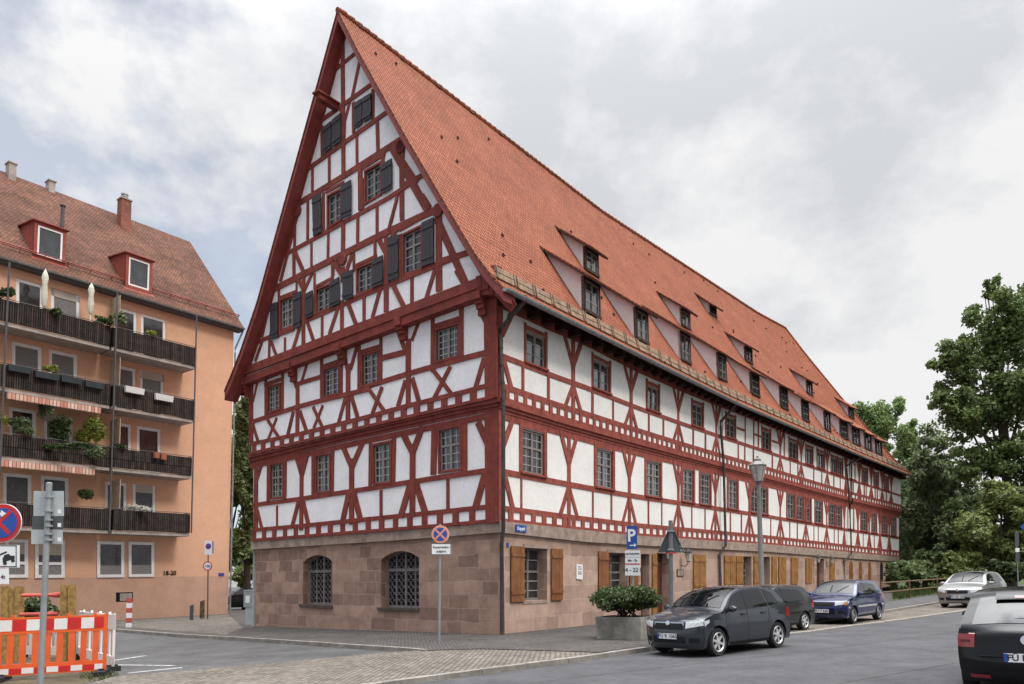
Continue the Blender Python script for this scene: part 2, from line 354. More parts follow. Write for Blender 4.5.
def window(q, n, parent, rec=.07, trans=.36, frame='sash', fw=.075, cols=2, mun=(2, 3), sub=1, pane='pane', name='window', munt='muntin', lining=None):
    TL, TR, BR, BL = [p - n * rec for p in q]
    def at(u, v): return (TL * (1 - u) + TR * u) * (1 - v) + (BL * (1 - u) + BR * u) * v
    W = (TR - TL).length; H = (BL - TL).length; a = fw / W / 2; b = fw / H / 2
    m = MB()
    m.bar(at(a, 0), at(a, 1), fw, n, -.03, .03); m.bar(at(1 - a, 0), at(1 - a, 1), fw, n, -.03, .03)
    m.bar(at(2*a, b), at(1 - 2*a, b), fw, n, -.03, .029); m.bar(at(2*a, 1 - b), at(1 - 2*a, 1 - b), fw, n, -.03, .029)
    for c in range(1, cols): m.bar(at(c / cols, 2*b), at(c / cols, 1 - 2*b), fw * 1.1, n, -.03, .034)
    if trans: m.bar(at(2*a, trans), at(1 - 2*a, trans), fw * .95, n, -.03, .031)
    o = m.build(name, frame, parent)
    if lining: lm = MB(); reveal(lm, q, n, .12); lm.build('lining', lining, o)
    g = MB(); g.face([at(0, 1) - n * .012, at(1, 1) - n * .012, at(1, 0) - n * .012, at(0, 0) - n * .012]); g.build('pane', pane, o)
    k = MB(); zones = [(0, trans), (trans, 1)] if trans else [(0, 1)]
    for zi, (v0, v1) in enumerate(zones):
        r = mun[zi] if trans else mun[0]
        for i in range(1, r): k.bar(at(.02, v0 + (v1 - v0) * i / r), at(.98, v0 + (v1 - v0) * i / r), .022, n, -.012, .008)
    if sub:
        for c in range(cols): k.bar(at((c + .5) / cols, .03), at((c + .5) / cols, .97), .02, n, -.012, .006)
    if k.v: k.build('glazing_bars', munt, o)
    return o
def shutter(q, n, parent, m='shutter_dark', d0=.03, name='shutter', battens=True):
    TL, TR, BR, BL = q; M = MB()
    M.prism([BL, BR, TR, TL], n, d0, d0 + .04)
    o = M.build(name, m, parent)
    if battens:
        B = MB()
        for v in (.16, .84):
            a = TL * (1 - v) + BL * v; b = TR * (1 - v) + BR * v; B.bar(a, b, .10, n, d0 + .04, d0 + .065)
        # plank joints
        for u in (.34, .67): B.bar(TL * (1-u) + TR * u, BL * (1-u) + BR * u, .012, n, d0 + .04, d0 + .045)
        B.build('batten', m, o)
    return o
# ---------------------------------------------------------------- roof
FO = GO + .52                              # verge plane in front of the gable wall
def fp(px, py): return gp(px, py, FO)
apex = fp(337, 9)
Rprof = [fp(*p) for p in ((502.5, 286), (496, 279), (488, 270.5), (474.9, 253), (458, 225), (442.7, 199), (401.6, 128.9), (357.7, 49.8))] + [apex]
Lprof = [fp(*p) for p in ((224, 390), (232, 371), (241, 347), (256.6, 301), (284.5, 200), (319.6, 73))] + [apex]
d0 = DG
def horiz(P, Q): return (Q - P).dot(d0)
E0, R0 = Rprof[0], apex
rn = [(horiz(E0, p) / horiz(E0, R0), (p.z - E0.z) / (R0.z - E0.z)) for p in Rprof]
EL0 = Lprof[0]; ln = [(horiz(EL0, p) / horiz(EL0, R0), (p.z - EL0.z) / (R0.z - EL0.z)) for p in Lprof]
HALF = (apex - SN[0]).dot(-SNn[0]); HALF = abs(HALF)
EO = abs((E0 - SN[0]).dot(SNn[0]))         # eave overhang follows from the verge foot
WB = abs((EL0 - apex).dot(SNn[0]))
EV = [(503, 287), (525, 297), (570, 318), (640, 353), (736, 402), (770, 416), (858, 454), (898, 470)]
RG = [(337, 9), (520, 152), (585, 200), (700, 280), (776.5, 323.9), (785, 328)]
def lineoff(off):
    L = [SN[i] + SNn[i] * off for i in range(3)]; return [L, isect(L[0], SD[0], L[1], SD[1]), isect(L[1], SD[1], L[2], SD[2])]
def at_px_y(P, tab):
    x = proj(V((P.x, P.y, 5)))[0]; y = lut(tab, x); return hv(x, y, P, DG if abs((P-CAMP).normalized().cross(DG).z) > .3 else DS)
Le = lineoff(EO); Lr = lineoff(-HALF)
def zat(P, tab):
    # the height at which the vertical through P meets the measured line
    x = proj(V((P.x, P.y, 8)))[0]
    for _ in range(3):
        y = lut(tab, x); r = ray(x, y); t = ((P.x - CAMP.x) * r.x + (P.y - CAMP.y) * r.y) / (r.x**2 + r.y**2); z = CAMP.z + r.z * t; x = proj(V((P.x, P.y, z)))[0]
    return V((P.x, P.y, z))
E1, E2 = zat(Le[1], EV), zat(Le[2], EV)
EEND = zat(SN[3] + SNn[2] * EO + SD[2] * EO, EV)
R1, R2 = zat(Lr[1], RG), zat(Lr[2], RG)
# ridge end lies on the third ridge line at px 785
REND = hv(785, 328, Lr[0][2] if False else SN[2] + SNn[2] * (-HALF), SD[2])
if (REND - R2).dot(SD[2]) < .3: REND = R2 + SD[2] * .8
def section(E, R, nrm): return [V((E.x + (R.x - E.x) * s, E.y + (R.y - E.y) * s, E.z + (R.z - E.z) * h)) for s, h in nrm]
back = []
for R, n, c in ((R0, SNn[0], 1.0), (R1, (SNn[0] + SNn[1]).normalized(), 1), (R2, (SNn[1] + SNn[2]).normalized(), 1)):
    b = R - n * WB; b.z = EL0.z + (R.z - R0.z) * .6; back.append(b)
back[0] = EL0
BEND = REND - SNn[2] * WB + SD[2] * ((EEND - REND).dot(SD[2])); BEND.z = EEND.z
S = [Rprof, section(E1, R1, rn), section(E2, R2, rn), section(EEND, REND, rn)]
B = [Lprof, section(back[1], R1, ln), section(back[2], R2, ln), section(BEND, REND, ln)]
rf = MB()
def strip(mb, A, C, flip=False, k=1, off=V((0,0,0))):
    for i in range(len(A) - 1):
        for j in range(k):
            a, b = A[i].lerp(C[i], j / k), A[i].lerp(C[i], (j + 1) / k); c, d = A[i+1].lerp(C[i+1], (j + 1) / k), A[i+1].lerp(C[i+1], j / k)
            q = [a, b, c, d]; mb.face([p + off for p in (q[::-1] if flip else q)])
for i in range(3): strip(rf, S[i], S[i+1], k=3); strip(rf, B[i], B[i+1], True, k=3)
hipA = section(EEND, REND, rn); hipB = section(BEND, REND, [(s, h) for s, h in rn])
strip(rf, hipA, hipB, k=1)
bvh = BVHTree.FromPolygons([V(v) for v in rf.v], rf.f)
# tile edge thickness along verge and eaves
def edge(mb, pts, dn):
    for a, b in zip(pts[:-1], pts[1:]): mb.face([a, b, b + dn, a + dn])
DN = V((0, 0, -.09))
for P in (Rprof, Lprof): edge(rf, P, DN)
edge(rf, [s[0] for s in S], DN); edge(rf, [s[0] for s in B], DN)
roof = rf.build('roof', 'roof_tile', HOUSE)
rd = MB()
for i, (a, b) in enumerate(((R0, R1), (R1, R2), (R2, REND))):
    L = (b - a).length; k = int(L / .38)
    for j in range(k):
        p, q = a.lerp(b, j / k), a.lerp(b, (j + 1.05) / k); rd.tube([p + V((0,0,-.02)), q + V((0,0,.012))], [.10, .125], 8)
for A, Bq in ((hipA, 0),):
    for p, q in zip(A[:-1], A[1:]): rd.tube([p, q], .11, 8)
rd.build('ridge_tiles', 'roof_tile', roof, True)
# red verge boards and soffit in front of the gable
vb = MB()
def vshift(P, dz, dn): return [p + V((0, 0, dz)) - NG * dn for p in P]
for P in (Rprof, Lprof):
    a, b = vshift(P, -.085, .03), vshift(P, -.42, .03); c, d = vshift(P, -.085, .62), vshift(P, -.42, .62)
    for i in range(len(P) - 1):
        vb.face([a[i], a[i+1], b[i+1], b[i]]); vb.face([b[i], b[i+1], d[i+1], d[i]]); vb.face([c[i], c[i+1], d[i+1], d[i]])
    vb.face([a[0], b[0], d[0], c[0]])
vb.build('verge_board', 'verge_red', HOUSE)
# ---------------------------------------------------------------- walls
pw = MB(); pt = MB()
Q3 = lambda q, off: [gp(x, y, off) for x, y in q]
# gable triangle
inL = [p - V((0, 0, .30)) - NG * .52 for p in Lprof]; inR = [p - V((0, 0, .30)) - NG * .52 for p in Rprof]
lo_l = gp(246, 381, GO); lo_r = gp(481, 293, GO)
outer = [lo_l] + [p for p in inL[1:]] + [p for p in inR[::-1][1:-1]] + [gcorner(284, GO)] + [lo_r]
outer = [lo_l] + inL[1:] + inR[::-1][1:-2] + [gp(497, 284, GO), gp(490, 290, GO)]
hG = [Q3(q, GO) for q in winG]
wall_holes(pw, outer, hG, NG)
# floors below, gable side
def gfloor(ylo, yhi, off, soff, wins, xl):
    xs = [xl, 300, 350, 400, 450]
    lo = [gp(x, lut(ylo, x), off) for x in xs] + [gcorner(lut(ylo, 499), soff)]
    hi = [gp(x, lut(yhi, x), off) for x in xs] + [gcorner(lut(yhi, 499), soff)]
    hs = [Q3(q, off) for q in wins]; wall_holes(pw, lo + hi[::-1], hs, NG)
gfloor(GY_ST, GY_J1, OG1, OF1, win1, 253.5)
GTOP = [(246, 374), (350, 337), (480, 288), (504, 279)]
gfloor(GY_J2, GTOP, OG2, OF2, win2, 251.5)
# underside between beam and floor 2 wall
pw.build('plaster_wall', 'plaster', HOUSE)
# long side
sw1 = [(522, 543.5), (596, 612), (646, 660), (682, 693), (700, 710), (728, 737), (751, 767), (787, 794), (796, 803), (804.5, 810.5), (815, 822), (829, 834.6), (835.6, 841), (848, 853), (861, 866.5), (872, 876), (882, 886.5), (891.5, 895.5)]
sw2 = [(526, 545), (593, 609), (647, 658.5), (692, 702.5), (726, 735), (762, 770), (789, 797), (805.7, 812.5), (817, 824), (831, 836.6), (837.4, 842.4), (849.6, 854.5), (862, 867), (873.8, 878), (884, 888)]
W1U, W2U = (.49, .905), (.505, .865)
ps = MB()
def sfloor(f, wins, U, uhi, off):
    P, X = snodes(off)
    for i in range(3):
        a, b = X[i] + .01, X[i+1] - .01; W_ = [w for w in wins if w[0] > a and w[1] < b]
        xs = sorted(set([a, b] + [x for w in W_ for x in w] + list(np.arange(a + 5, b - 3, 14)))); n = SNn[i]
        for x0, x1 in zip(xs[:-1], xs[1:]):
            xm = (x0 + x1) / 2; inside = any(w[0] <= xm <= w[1] for w in W_)
            for u0, u1 in (((0, U[0]), (U[1], uhi)) if inside else ((0, uhi),)): ps.face([f(x0, u0)[0], f(x1, u0)[0], f(x1, u1)[0], f(x0, u1)[0]])
sfloor(f1, sw1, W1U, 1.0, OF1); sfloor(f2, sw2, W2U, 1.20, OF2)
ps.build('plaster_wall', 'plaster_warm', HOUSE)
# hidden back and end walls
bw = MB(); LB = hv(253, 560, C0, DG); LB.z = 0
bk = [LB, SN[1] + (LB - SN[0]), SN[3] - SNn[2] * (LB - SN[0]).length, SN[3]]
for a, b in zip(bk[:-1], bk[1:]): bw.face([V((a.x, a.y, -1)), V((b.x, b.y, -1)), V((b.x, b.y, EL0.z - .1)), V((a.x, a.y, EL0.z - .1))])
bw.build('rear_wall', 'plaster', HOUSE)
# stone ground floor
sg = MB(); B0 = [(x, y) for x, y in ((255.5, 628), (380, 634), (499, 638))]
def arch(x0, x1, ysl, ysr, ytop, ybl, ybr, k=9):
    pts = [(x0, ybl), (x0, ysl)]
    for i in range(1, k):
        t = i / k; xx = x0 + (x1 - x0) * t; yy = ysl + (ysr - ysl) * t; pts.append((xx, yy - (((ysl + ysr) / 2) - ytop) * math.sin(math.pi * t) ** .8))
    return pts + [(x1, ysr), (x1, ybr)]
ar1 = arch(303, 332.3, 562.5, 561.5, 555, 604.5, 606); ar2 = arch(381, 419, 560, 558, 551, 607.8, 608.5)
hs = [[gp(x, y, 0) for x, y in a] for a in (ar1, ar2)]
xs = [255.5, 300, 350, 400, 450]
lo = [gp(x, lut([(255, 633), (501, 642)], x), 0) for x in xs] + [hv(503, 642, C0, DG)]
hi = [gp(x, lut(GY_CORN, x) - .5, 0) for x in xs] + [hv(503, lut(GY_CORN, 503) - .5, C0, DG)]
wall_holes(sg, lo + hi[::-1], hs, NG)
for h in hs: reveal(sg, h, NG, .42)
STONE = sg.build('sandstone_wall', 'sandstone', HOUSE)
# side openings (x0,x1,u0,u1)
sop = [(524, 547.2, .29, .785), (608, 628, .29, .785), (641, 649.5, 0.0, .785), (656, 669, 0.0, .80), (742.7, 751.5, .29, .785), (763, 770, .29, .785), (816.6, 824, 0.0, .80)]
ss = MB()
P_, X_ = snodes(0)
for i in range(3):
    a, b = X_[i] + .02, X_[i+1] - .02; xs = [a] + [x for x in np.arange(a + 5, b - 3, 14)] + [b]
    lo = [f0(x, -.04)[0] for x in xs]; hi = [f0(x, .92)[0] for x in xs]; hs = []
    for x0, x1, u0, u1 in sop:
        if x0 > a and x1 < b: hs.append([f0(x0, u1)[0], f0(x1, u1)[0], f0(x1, max(u0, -.02))[0], f0(x0, max(u0, -.02))[0]])
    wall_holes(ss, lo + hi[::-1], hs, SNn[i])
    for h in hs: reveal(ss, h, SNn[i], .42)
SST = ss.build('sandstone_wall', 'sandstone_side', HOUSE)
# cornice
co = MB(); xs = [253.5, 300, 350, 400, 450]
lo = [gp(x, lut(GY_CORN, x), 0) for x in xs] + [gcorner(lut(GY_CORN, 502), .0)]; hi = [gp(x, lut(GY_ST, x), 0) for x in xs] + [gcorner(lut(GY_ST, 502), .0)]
CD = .11
lo[-1] = lo[-1] + (snodes(CD, CD)[0][0] - snodes(0)[0][0]) - NG * CD; hi[-1] = hi[-1] + (snodes(CD, CD)[0][0] - snodes(0)[0][0]) - NG * CD
ribbon(co, lo, hi, [NG] * 6, CD)
co.build('stone_cornice', 'stone_trim', STONE)
co = MB(); xs = sxs(0); A, Bh, Nn = [], [], []
for x in xs:
    p, n, _ = sp(x, lut(Y_CORN, x), 0); q, _, _ = sp(x, lut(Y_ST, x), 0); A.append(p); Bh.append(q); Nn.append(n)
shift = snodes(CD, CD)[0][0] - snodes(0)[0][0] - SNn[0] * CD; A[0] = A[0] + shift; Bh[0] = Bh[0] + shift
ribbon(co, A, Bh, Nn, CD); co.build('stone_cornice', 'stone_trim', SST)
# ---------------------------------------------------------------- gable windows
for q in win1: window(Q3(q, OG1), NG, HOUSE, trans=.40, lining='timber')
for q in win2: window(Q3(q, OG2), NG, HOUSE, trans=0, mun=(5, 0), lining='timber')
for i, q in enumerate(winG): window(Q3(q, GO), NG, HOUSE, trans=.36 if i in (0, 3) else 0, mun=(2, 3) if i in (0, 3) else (4, 0), sub=0 if i > 0 else 1, lining='timber')
for q in shutG: shutter(Q3(q, GO + .03), NG, HOUSE)
# gable ground floor iron grilles
for a, x0, x1 in ((ar1, 303, 332.3), (ar2, 381, 419)):
    rec = .34; g = MB(); pts = [gp(x, y, 0) - NG * rec for x, y in a]
    g.face(pts); o = g.build('window', 'dark', HOUSE)
    gr = MB(); D = DG * -1; BLp = pts[0]; W = (pts[-1] - pts[0]).dot(D)
    k = 4
    top = [(p - BLp).dot(D) for p in pts]; zt = [p.z for p in pts]
    def ztop(t): return float(np.interp(t, top[1:-1], zt[1:-1]))
    for i in range(k + 1):
        t = W * i / k; t = min(max(t, .03), W - .03); b = BLp + D * t; gr.bar(V((b.x, b.y, BLp.z)), V((b.x, b.y, ztop(t))), .075 if i in (0, 2, 4) else .045, NG, 0, .05)
    zs = BLp.z + .03; zsp = zt[1]
    for zz, wd in ((zs, .09), (zs + (zsp - zs) * .78, .10)): gr.bar(V((BLp.x, BLp.y, zz)), V((pts[-1].x, pts[-1].y, zz)), wd, NG, 0, .055)
    for i in range(1, len(pts) - 2): gr.bar(pts[i], pts[i+1], .08, NG, 0, .052)
    # ring pattern
    cw = W / 8; nz = int((zsp + .35 - zs) / cw)
    for i in range(8):
        for j in range(nz + 2):
            c = BLp + D * (cw * (i + .5)); z = zs + cw * (j + .5)
            if z + cw * .4 > ztop(cw * (i + .5)): continue
            c = V((c.x, c.y, z)) + NG * .02; R = cw * .44
            ring = [c + D * (math.cos(t) * R) + V((0, 0, math.sin(t) * R)) for t in [2 * math.pi * q / 8 for q in range(9)]]
            gr.tube(ring, .013, 4, False)
    gr.build('window_grille', 'iron_light', o)
    sl = MB(); sl.bar(gp(a[0][0] - 3, a[0][1] + 1, 0), gp(a[-1][0] + .5, a[-1][1] + 1.2, 0), .10, NG, -.3, .06); sl.build('window_sill', 'stone_sill', o)
    vs = MB()   # voussoir joints
    fr = MB()
    for i in range(1, len(a) - 2):
        pass
# ---------------------------------------------------------------- gable timber frame
tf = MB()
def tb(tile, *c, w=.15, off=GO, ext=.025):
    p = T(tile, *c)
    for (x0, y0), (x1, y1) in zip(p[:-1], p[1:]): tf.bar(gp(x0, y0, off), gp(x1, y1, off), w, NG, -.01, jit(), ext)
def pb(pts, w=.15, off=GO, ext=.04):
    for (x0, y0), (x1, y1) in zip(pts[:-1], pts[1:]): tf.bar(gp(x0, y0, off), gp(x1, y1, off), w, NG, -.01, jit(), ext)
# rake rafters along the plaster
for P in (Lprof, Rprof):
    w_ = .30 if P is Rprof else .12
    q = [p - V((0, 0, .50 if P is Rprof else .42)) - NG * .52 for p in P]
    for a, b in zip(q[:-1], q[1:]):
        if P is Lprof or True: tf.bar(a, b, w_, NG, -.01, jit(), .05)
tb('A', 340, 510, 530, 355, w=.15); pb([(315.4, 125.2), (374.5, 82.8)], .17)
pb([(304.4, 172), (389.4, 111)], .17); pb([(295.7, 205.5), (350, 172.5), (404.8, 137.5)], .24); pb([(280.3, 257.6), (390, 197.6), (426.2, 173.5)], .16)
pb([(268, 292.5), (390, 231), (447, 205)], .25); pb([(254, 344), (370, 293), (470, 252)], .16)
pb([(343, 31), (344, 178)], .19); tb('A', 550, 400, 495, 660, w=.15); tb('B', 705, 0, 705, 195, w=.14)
tb('B', 357, 250, 360, 460); tb('B', 572, 90, 574, 290, w=.14); tb('B', 545, 90, 512, 215, 508, 340, w=.14); tb('B', 480, 105, 505, 200, w=.16)
tb('B', 293, 530, 293, 690, w=.12); tb('B', 408, 460, 408, 630, w=.12); tb('B', 595, 315, 597, 510, w=.13); tb('B', 735, 230, 740, 410, w=.16)
tb('B', 835, 390, 1000, 640, w=.26); tb('C', 290, 190, 530, 610, w=.27); tb('C', 355, 310, 357, 660, w=.22); tb('C', 372, 130, 365, 260, w=.12); tb('C', 350, 450, 510, 372, w=.16)
tb('C', 72, 340, 75, 610, w=.22); tb('C', 228, 240, 228, 300, w=.14); tb('C', 187, 575, 187, 690, w=.11); tb('C', 335, 480, 285, 690, w=.13)
tb('C', 90, 330, 240, 235, w=.12); tb('E', 185, 0, 130, 205, w=.13); tb('E', 50, 30, 50, 215, w=.10); tb('E', 220, -20, 222, 135, w=.2)
tb('E', 355, -20, 405, 60, w=.26)
tb('D', 497, 0, 497, 75, w=.12); tb('D', 467, 150, 465, 405, w=.12); tb('D', 378, 190, 375, 470, w=.15); tb('D', 400, 215, 280, 690, w=.16); tb('D', 370, 480, 372, 660, w=.16)
tb('D', 372, 475, 440, 635, w=.17); tb('D', 490, 430, 490, 605, w=.12); tb('D', 606, 365, 603, 530, w=.12); tb('D', 708, 280, 706, 490, w=.2); tb('D', 808, 240, 806, 435, w=.13); tb('D', 938, 170, 938, 360, w=.14)
tb('D', 572, 90, 574, 350, w=.14); tb('D', 590, 85, 710, 20, w=.13); tb('D', 832, 0, 835, 200, w=.22)
tb('D', 650, 560, 702, 645, w=.18); tb('D', 775, 490, 722, 640, w=.18); tb('D', 704, 600, 702, 690, w=.2); tb('D', 785, 590, 935, 520, w=.12); tb('D', 925, 400, 925, 520, w=.12); tb('D', 945, 390, 1000, 500, w=.16); tb('D', 780, 510, 780, 620, w=.12); tb('D', 640, 570, 640, 650, w=.10)
tb('F', 574, 110, 572, 580, w=.19); tb('F', 535, 130, 573, 205, w=.15); tb('F', 632, 90, 580, 205, w=.15); tb('F', 835, 280, 835, 475, w=.18); tb('F', 405, 200, 405, 300, w=.11); tb('F', 405, 262, 525, 215, w=.12); tb('F', 525, 140, 525, 215, w=.1)
tb('F', 648, 95, 648, 200, w=.11); tb('F', 650, 188, 775, 122, w=.12); tb('F', 770, 20, 770, 120, w=.11); tb('F', 775, 10, 840, 110, w=.17); tb('F', 405, 300, 405, 525, w=.1); tb('F', 650, 200, 650, 380, w=.1)
tb('F', 343, 300, 290, 525, w=.12); tb('F', 290, 560, 245, 690, w=.13); tb('F', 340, 545, 337, 680, w=.14); tb('F', 352, 560, 388, 655, w=.14); tb('F', 447, 535, 446, 632, w=.11)
tb('F', 545, 470, 500, 615, w=.15); tb('F', 600, 430, 642, 555, w=.16); tb('F', 700, 390, 699, 525, w=.13); tb('F', 808, 330, 750, 505, w=.16); tb('F', 875, 290, 930, 435, w=.17); tb('F', 987, 250, 987, 415, w=.13)
tb('G', 97, 190, 99, 340, w=.12); tb('G', 215, 110, 155, 325, w=.16); tb('G', 250, -20, 250, 280, w=.22); tb('G', 290, 90, 400, 310, w=.18); tb('G', 425, 45, 425, 220, w=.15); tb('G', 582, 0, 510, 235, w=.16); tb('G', 610, -20, 612, 140, w=.26); tb('G', 735, 0, 800, 110, w=.24)
tb('G', 0, 200, 270, 85, w=.10); tb('G', 320, 80, 540, -10, w=.10)
tb('E', 112, 215, 112, 600, w=.18); tb('E', 55, 260, 112, 370, w=.15); tb('E', 190, 200, 128, 285, w=.15); tb('E', 472, 110, 472, 610, w=.26); tb('E', 455, 120, 655, 570, w=.25); tb('E', 480, 420, 700, 352, w=.19); tb('E', 205, 205, 370, 112, w=.14); tb('E', 212, 240, 212, 540, w=.12)
tb('E', 205, 530, 445, 440, w=.12); tb('E', 110, 585, 130, 540, w=.2); tb('E', 590, 375, 640, 560, w=.01)
# collar knobs
for tt in (('B', 900, 385), ('D', 395, 215), ('D', 705, 545), ('C', 350, 185), ('E', 470, 75)):
    x, y = T(*tt)[0]; c = gp(x, y, GO); tf.lathe(c + NG * .03, [(.24, -.02), (.24, .05), (.2, .07)], 10, NG)
# eave beam of the gable
for yy, w_, dd in ((-2.5, .33, .10), (6.5, .30, .06)):
    q = [(246, 374 + yy), (350, 334.5 + yy), (483, 285 + yy)]
    for (x0, y0), (x1, y1) in zip(q[:-1], q[1:]): tf.bar(gp(x0, y0, GO), gp(x1, y1, GO), w_, NG, -.3, dd, 0.0)
tf.bar(gp(484, 281, GO), gp(496, 280, GO), .9, NG, -.2, .05)
# ----- floor 2
kw = dict(off=OF2)
def t2(tile, *c, w=.15): tb(tile, *c, w=w, off=OG2)
t2('H', 215, 290, 215, 690, w=.26); t2('H', 262, 270, 228, 420, w=.10); t2('H', 315, 250, 315, 515, w=.15); t2('H', 430, 200, 428, 490, w=.15); t2('H', 310, 305, 430, 265, w=.14); t2('H', 532, 290, 530, 650, w=.22)
t2('H', 488, 190, 522, 320, w=.15); t2('H', 600, 150, 556, 300, w=.12); t2('H', 550, 295, 690, 252, w=.16); t2('H', 697, 105, 697, 410, w=.14); t2('H', 830, 60, 830, 385, w=.15); t2('H', 697, 185, 830, 140, w=.15)
t2('H', 878, 170, 876, 570, w=.22); t2('H', 942, 30, 895, 200, w=.14); t2('H', 952, 50, 950, 345, w=.15); t2('H', 850, 60, 870, 200, w=.14)
t2('H', 225, 558, 520, 460, 700, 412, 1024, 335, w=.17); tb('I', 0, 333, 340, 228, 600, 155, 870, 85, w=.18, off=OG2)
t2('G', 75, 562, 205, 522, w=.14); t2('G', 65, 500, 67, 690, w=.12); t2('G', 213, 430, 213, 690, w=.14); t2('G', 215, 603, 385, 560, w=.2); t2('G', 320, 390, 378, 550, w=.15); t2('G', 400, 500, 400, 690, w=.2); t2('G', 475, 345, 425, 480, w=.13)
t2('G', 567, 300, 565, 690, w=.15); t2('G', 763, 240, 763, 610, w=.17); t2('G', 567, 392, 763, 330, w=.17); t2('G', 858, 200, 940, 380, w=.16); t2('G', 948, 370, 948, 690, w=.24); t2('I', 335, 0, 332, 435, w=.2)
t2('I', 145, 0, 145, 300, w=.12); t2('I', 495, 0, 500, 200, w=.14); t2('I', 695, 0, 695, 130, w=.14)
pb([(489, 290), (490.5, 396)], .40, OG2)
# below the mid rail
t2('H', 222, 560, 262, 690, w=.14); t2('H', 328, 545, 408, 670, w=.13); t2('H', 388, 535, 330, 680, w=.13); t2('H', 503, 490, 465, 650, w=.17); t2('H', 548, 490, 595, 625, w=.17); t2('H', 640, 460, 702, 595, w=.13); t2('H', 703, 450, 642, 600, w=.13)
t2('H', 857, 400, 812, 565, w=.16); t2('H', 900, 385, 943, 530, w=.17); t2('I', 70, 345, 165, 480, w=.14); t2('I', 152, 325, 88, 500, w=.14); t2('I', 312, 280, 262, 450, w=.18); t2('I', 360, 265, 402, 410, w=.18); t2('I', 505, 210, 620, 360, w=.14); t2('I', 618, 185, 510, 395, w=.14); t2('I', 850, 125, 793, 320, w=.18)
LR2 = [(251, 444), (302, 433.5), (360, 419), (404, 407), (462.5, 392.5), (490, 385)]
pb(LR2, .15, OG2); pb([(x, lut(GY_J2, x) - 1.5) for x in (251, 300, 350, 400, 450, 494)], .10, OG2)
def squares(xa, xb, ylo, yhi, off, n, frac=.5):      # short studs between the two bottom rails
    Pa, Pb = gp(xa, lut(ylo, xa), off), gp(xb, lut(ylo, xb), off)
    for i in range(n + 1):
        p = Pa.lerp(Pb, i / n); x, _ = proj(p); tf.bar(gp(x, lut(ylo, x), off), gp(x, lut(yhi, x), off), frac, NG, -.01, jit())
LR2t = [(x, y) for x, y in LR2]
squares(254.6, 489, GY_J2, LR2t, OG2, 20, .26)
# ----- floor 1
def t1(tile, *c, w=.15): tb(tile, *c, w=w, off=OG1)
t1('J', 113, 225, 110, 690, w=.26); t1('J', 160, 205, 122, 330, w=.15); t1('J', 197, 230, 195, 485, w=.16); t1('J', 312, 210, 310, 470, w=.16); t1('J', 424, 180, 420, 680, w=.22); t1('J', 385, 175, 422, 300, w=.2); t1('J', 465, 160, 428, 300, w=.2)
t1('J', 503, 175, 502, 450, w=.16); t1('J', 636, 140, 632, 425, w=.16); t1('J', 765, 200, 764, 640, w=.25); t1('J', 705, 110, 762, 245, w=.22); t1('J', 840, 85, 772, 245, w=.22); t1('J', 893, 70, 890, 385, w=.16)
t1('K', 167, 30, 160, 350, w=.2); t1('K', 294, 100, 292, 590, w=.25); t1('K', 225, 20, 292, 150, w=.24); t1('K', 360, -20, 300, 140, w=.24); t1('K', 443, -30, 435, 300, w=.26); t1('K', 645, -50, 645, 280, w=.26); t1('K', 742, -50, 805, 90, w=.24)
pb([(491.2, 412), (492.4, 522)], .48, OG1)
pb([(254, 505), (300, 499), (370, 488.5), (440, 477.5), (492, 470)], .17, OG1)
HD1 = [(252, 467.5), (300, 457), (360, 443.5), (440, 427), (494, 416)]
pb([(x, y - 1.2) for x, y in HD1], .20, OG1); pass
t1('J', 122, 550, 155, 680, w=.15); t1('J', 255, 520, 255, 665, w=.11); t1('J', 402, 490, 358, 660, w=.2); t1('J', 435, 495, 470, 645, w=.2); t1('J', 745, 435, 700, 640, w=.24); t1('J', 780, 430, 828, 620, w=.24); t1('J', 965, 415, 965, 600, w=.11)
t1('K', 78, 415, 78, 600, w=.13); t1('K', 275, 380, 212, 590, w=.25); t1('K', 318, 370, 382, 570, w=.25); t1('K', 534, 340, 534, 540, w=.13); t1('K', 790, 290, 722, 530, w=.25)
LR1 = [(254, 530), (300, 526), (370, 519), (440, 512), (492, 506.5)]
pb(LR1, .15, OG1); pb([(253.5, 540), (300, 536.5), (390, 529.5), (440, 525.5), (494, 520.5)], .11, OG1)
squares(254.5, 489.5, GY_ST, LR1, OG1, 18, .24)
for soff, yl, yh in ((OF1, GY_ST, GY_J1), (OF2, GY_J2, [(246, 374), (504, 283)])):
    a, b = gcorner(lut(yl, 498), soff), gcorner(lut(yh, 498), soff); tf.bar(a + DG * .07, b + DG * .07, .18, NG, -.01, .050)
for wl, off in ((win1, OG1), (win2, OG2), (winG, GO)):
    for q in wl:
        q = Q3(q, off)
        for a, b in zip(q, q[1:] + q[:1]): tf.bar(a, b, .075, NG, -.02, jit() + .012, .03)
tf.build('timber_frame', 'timber', HOUSE)
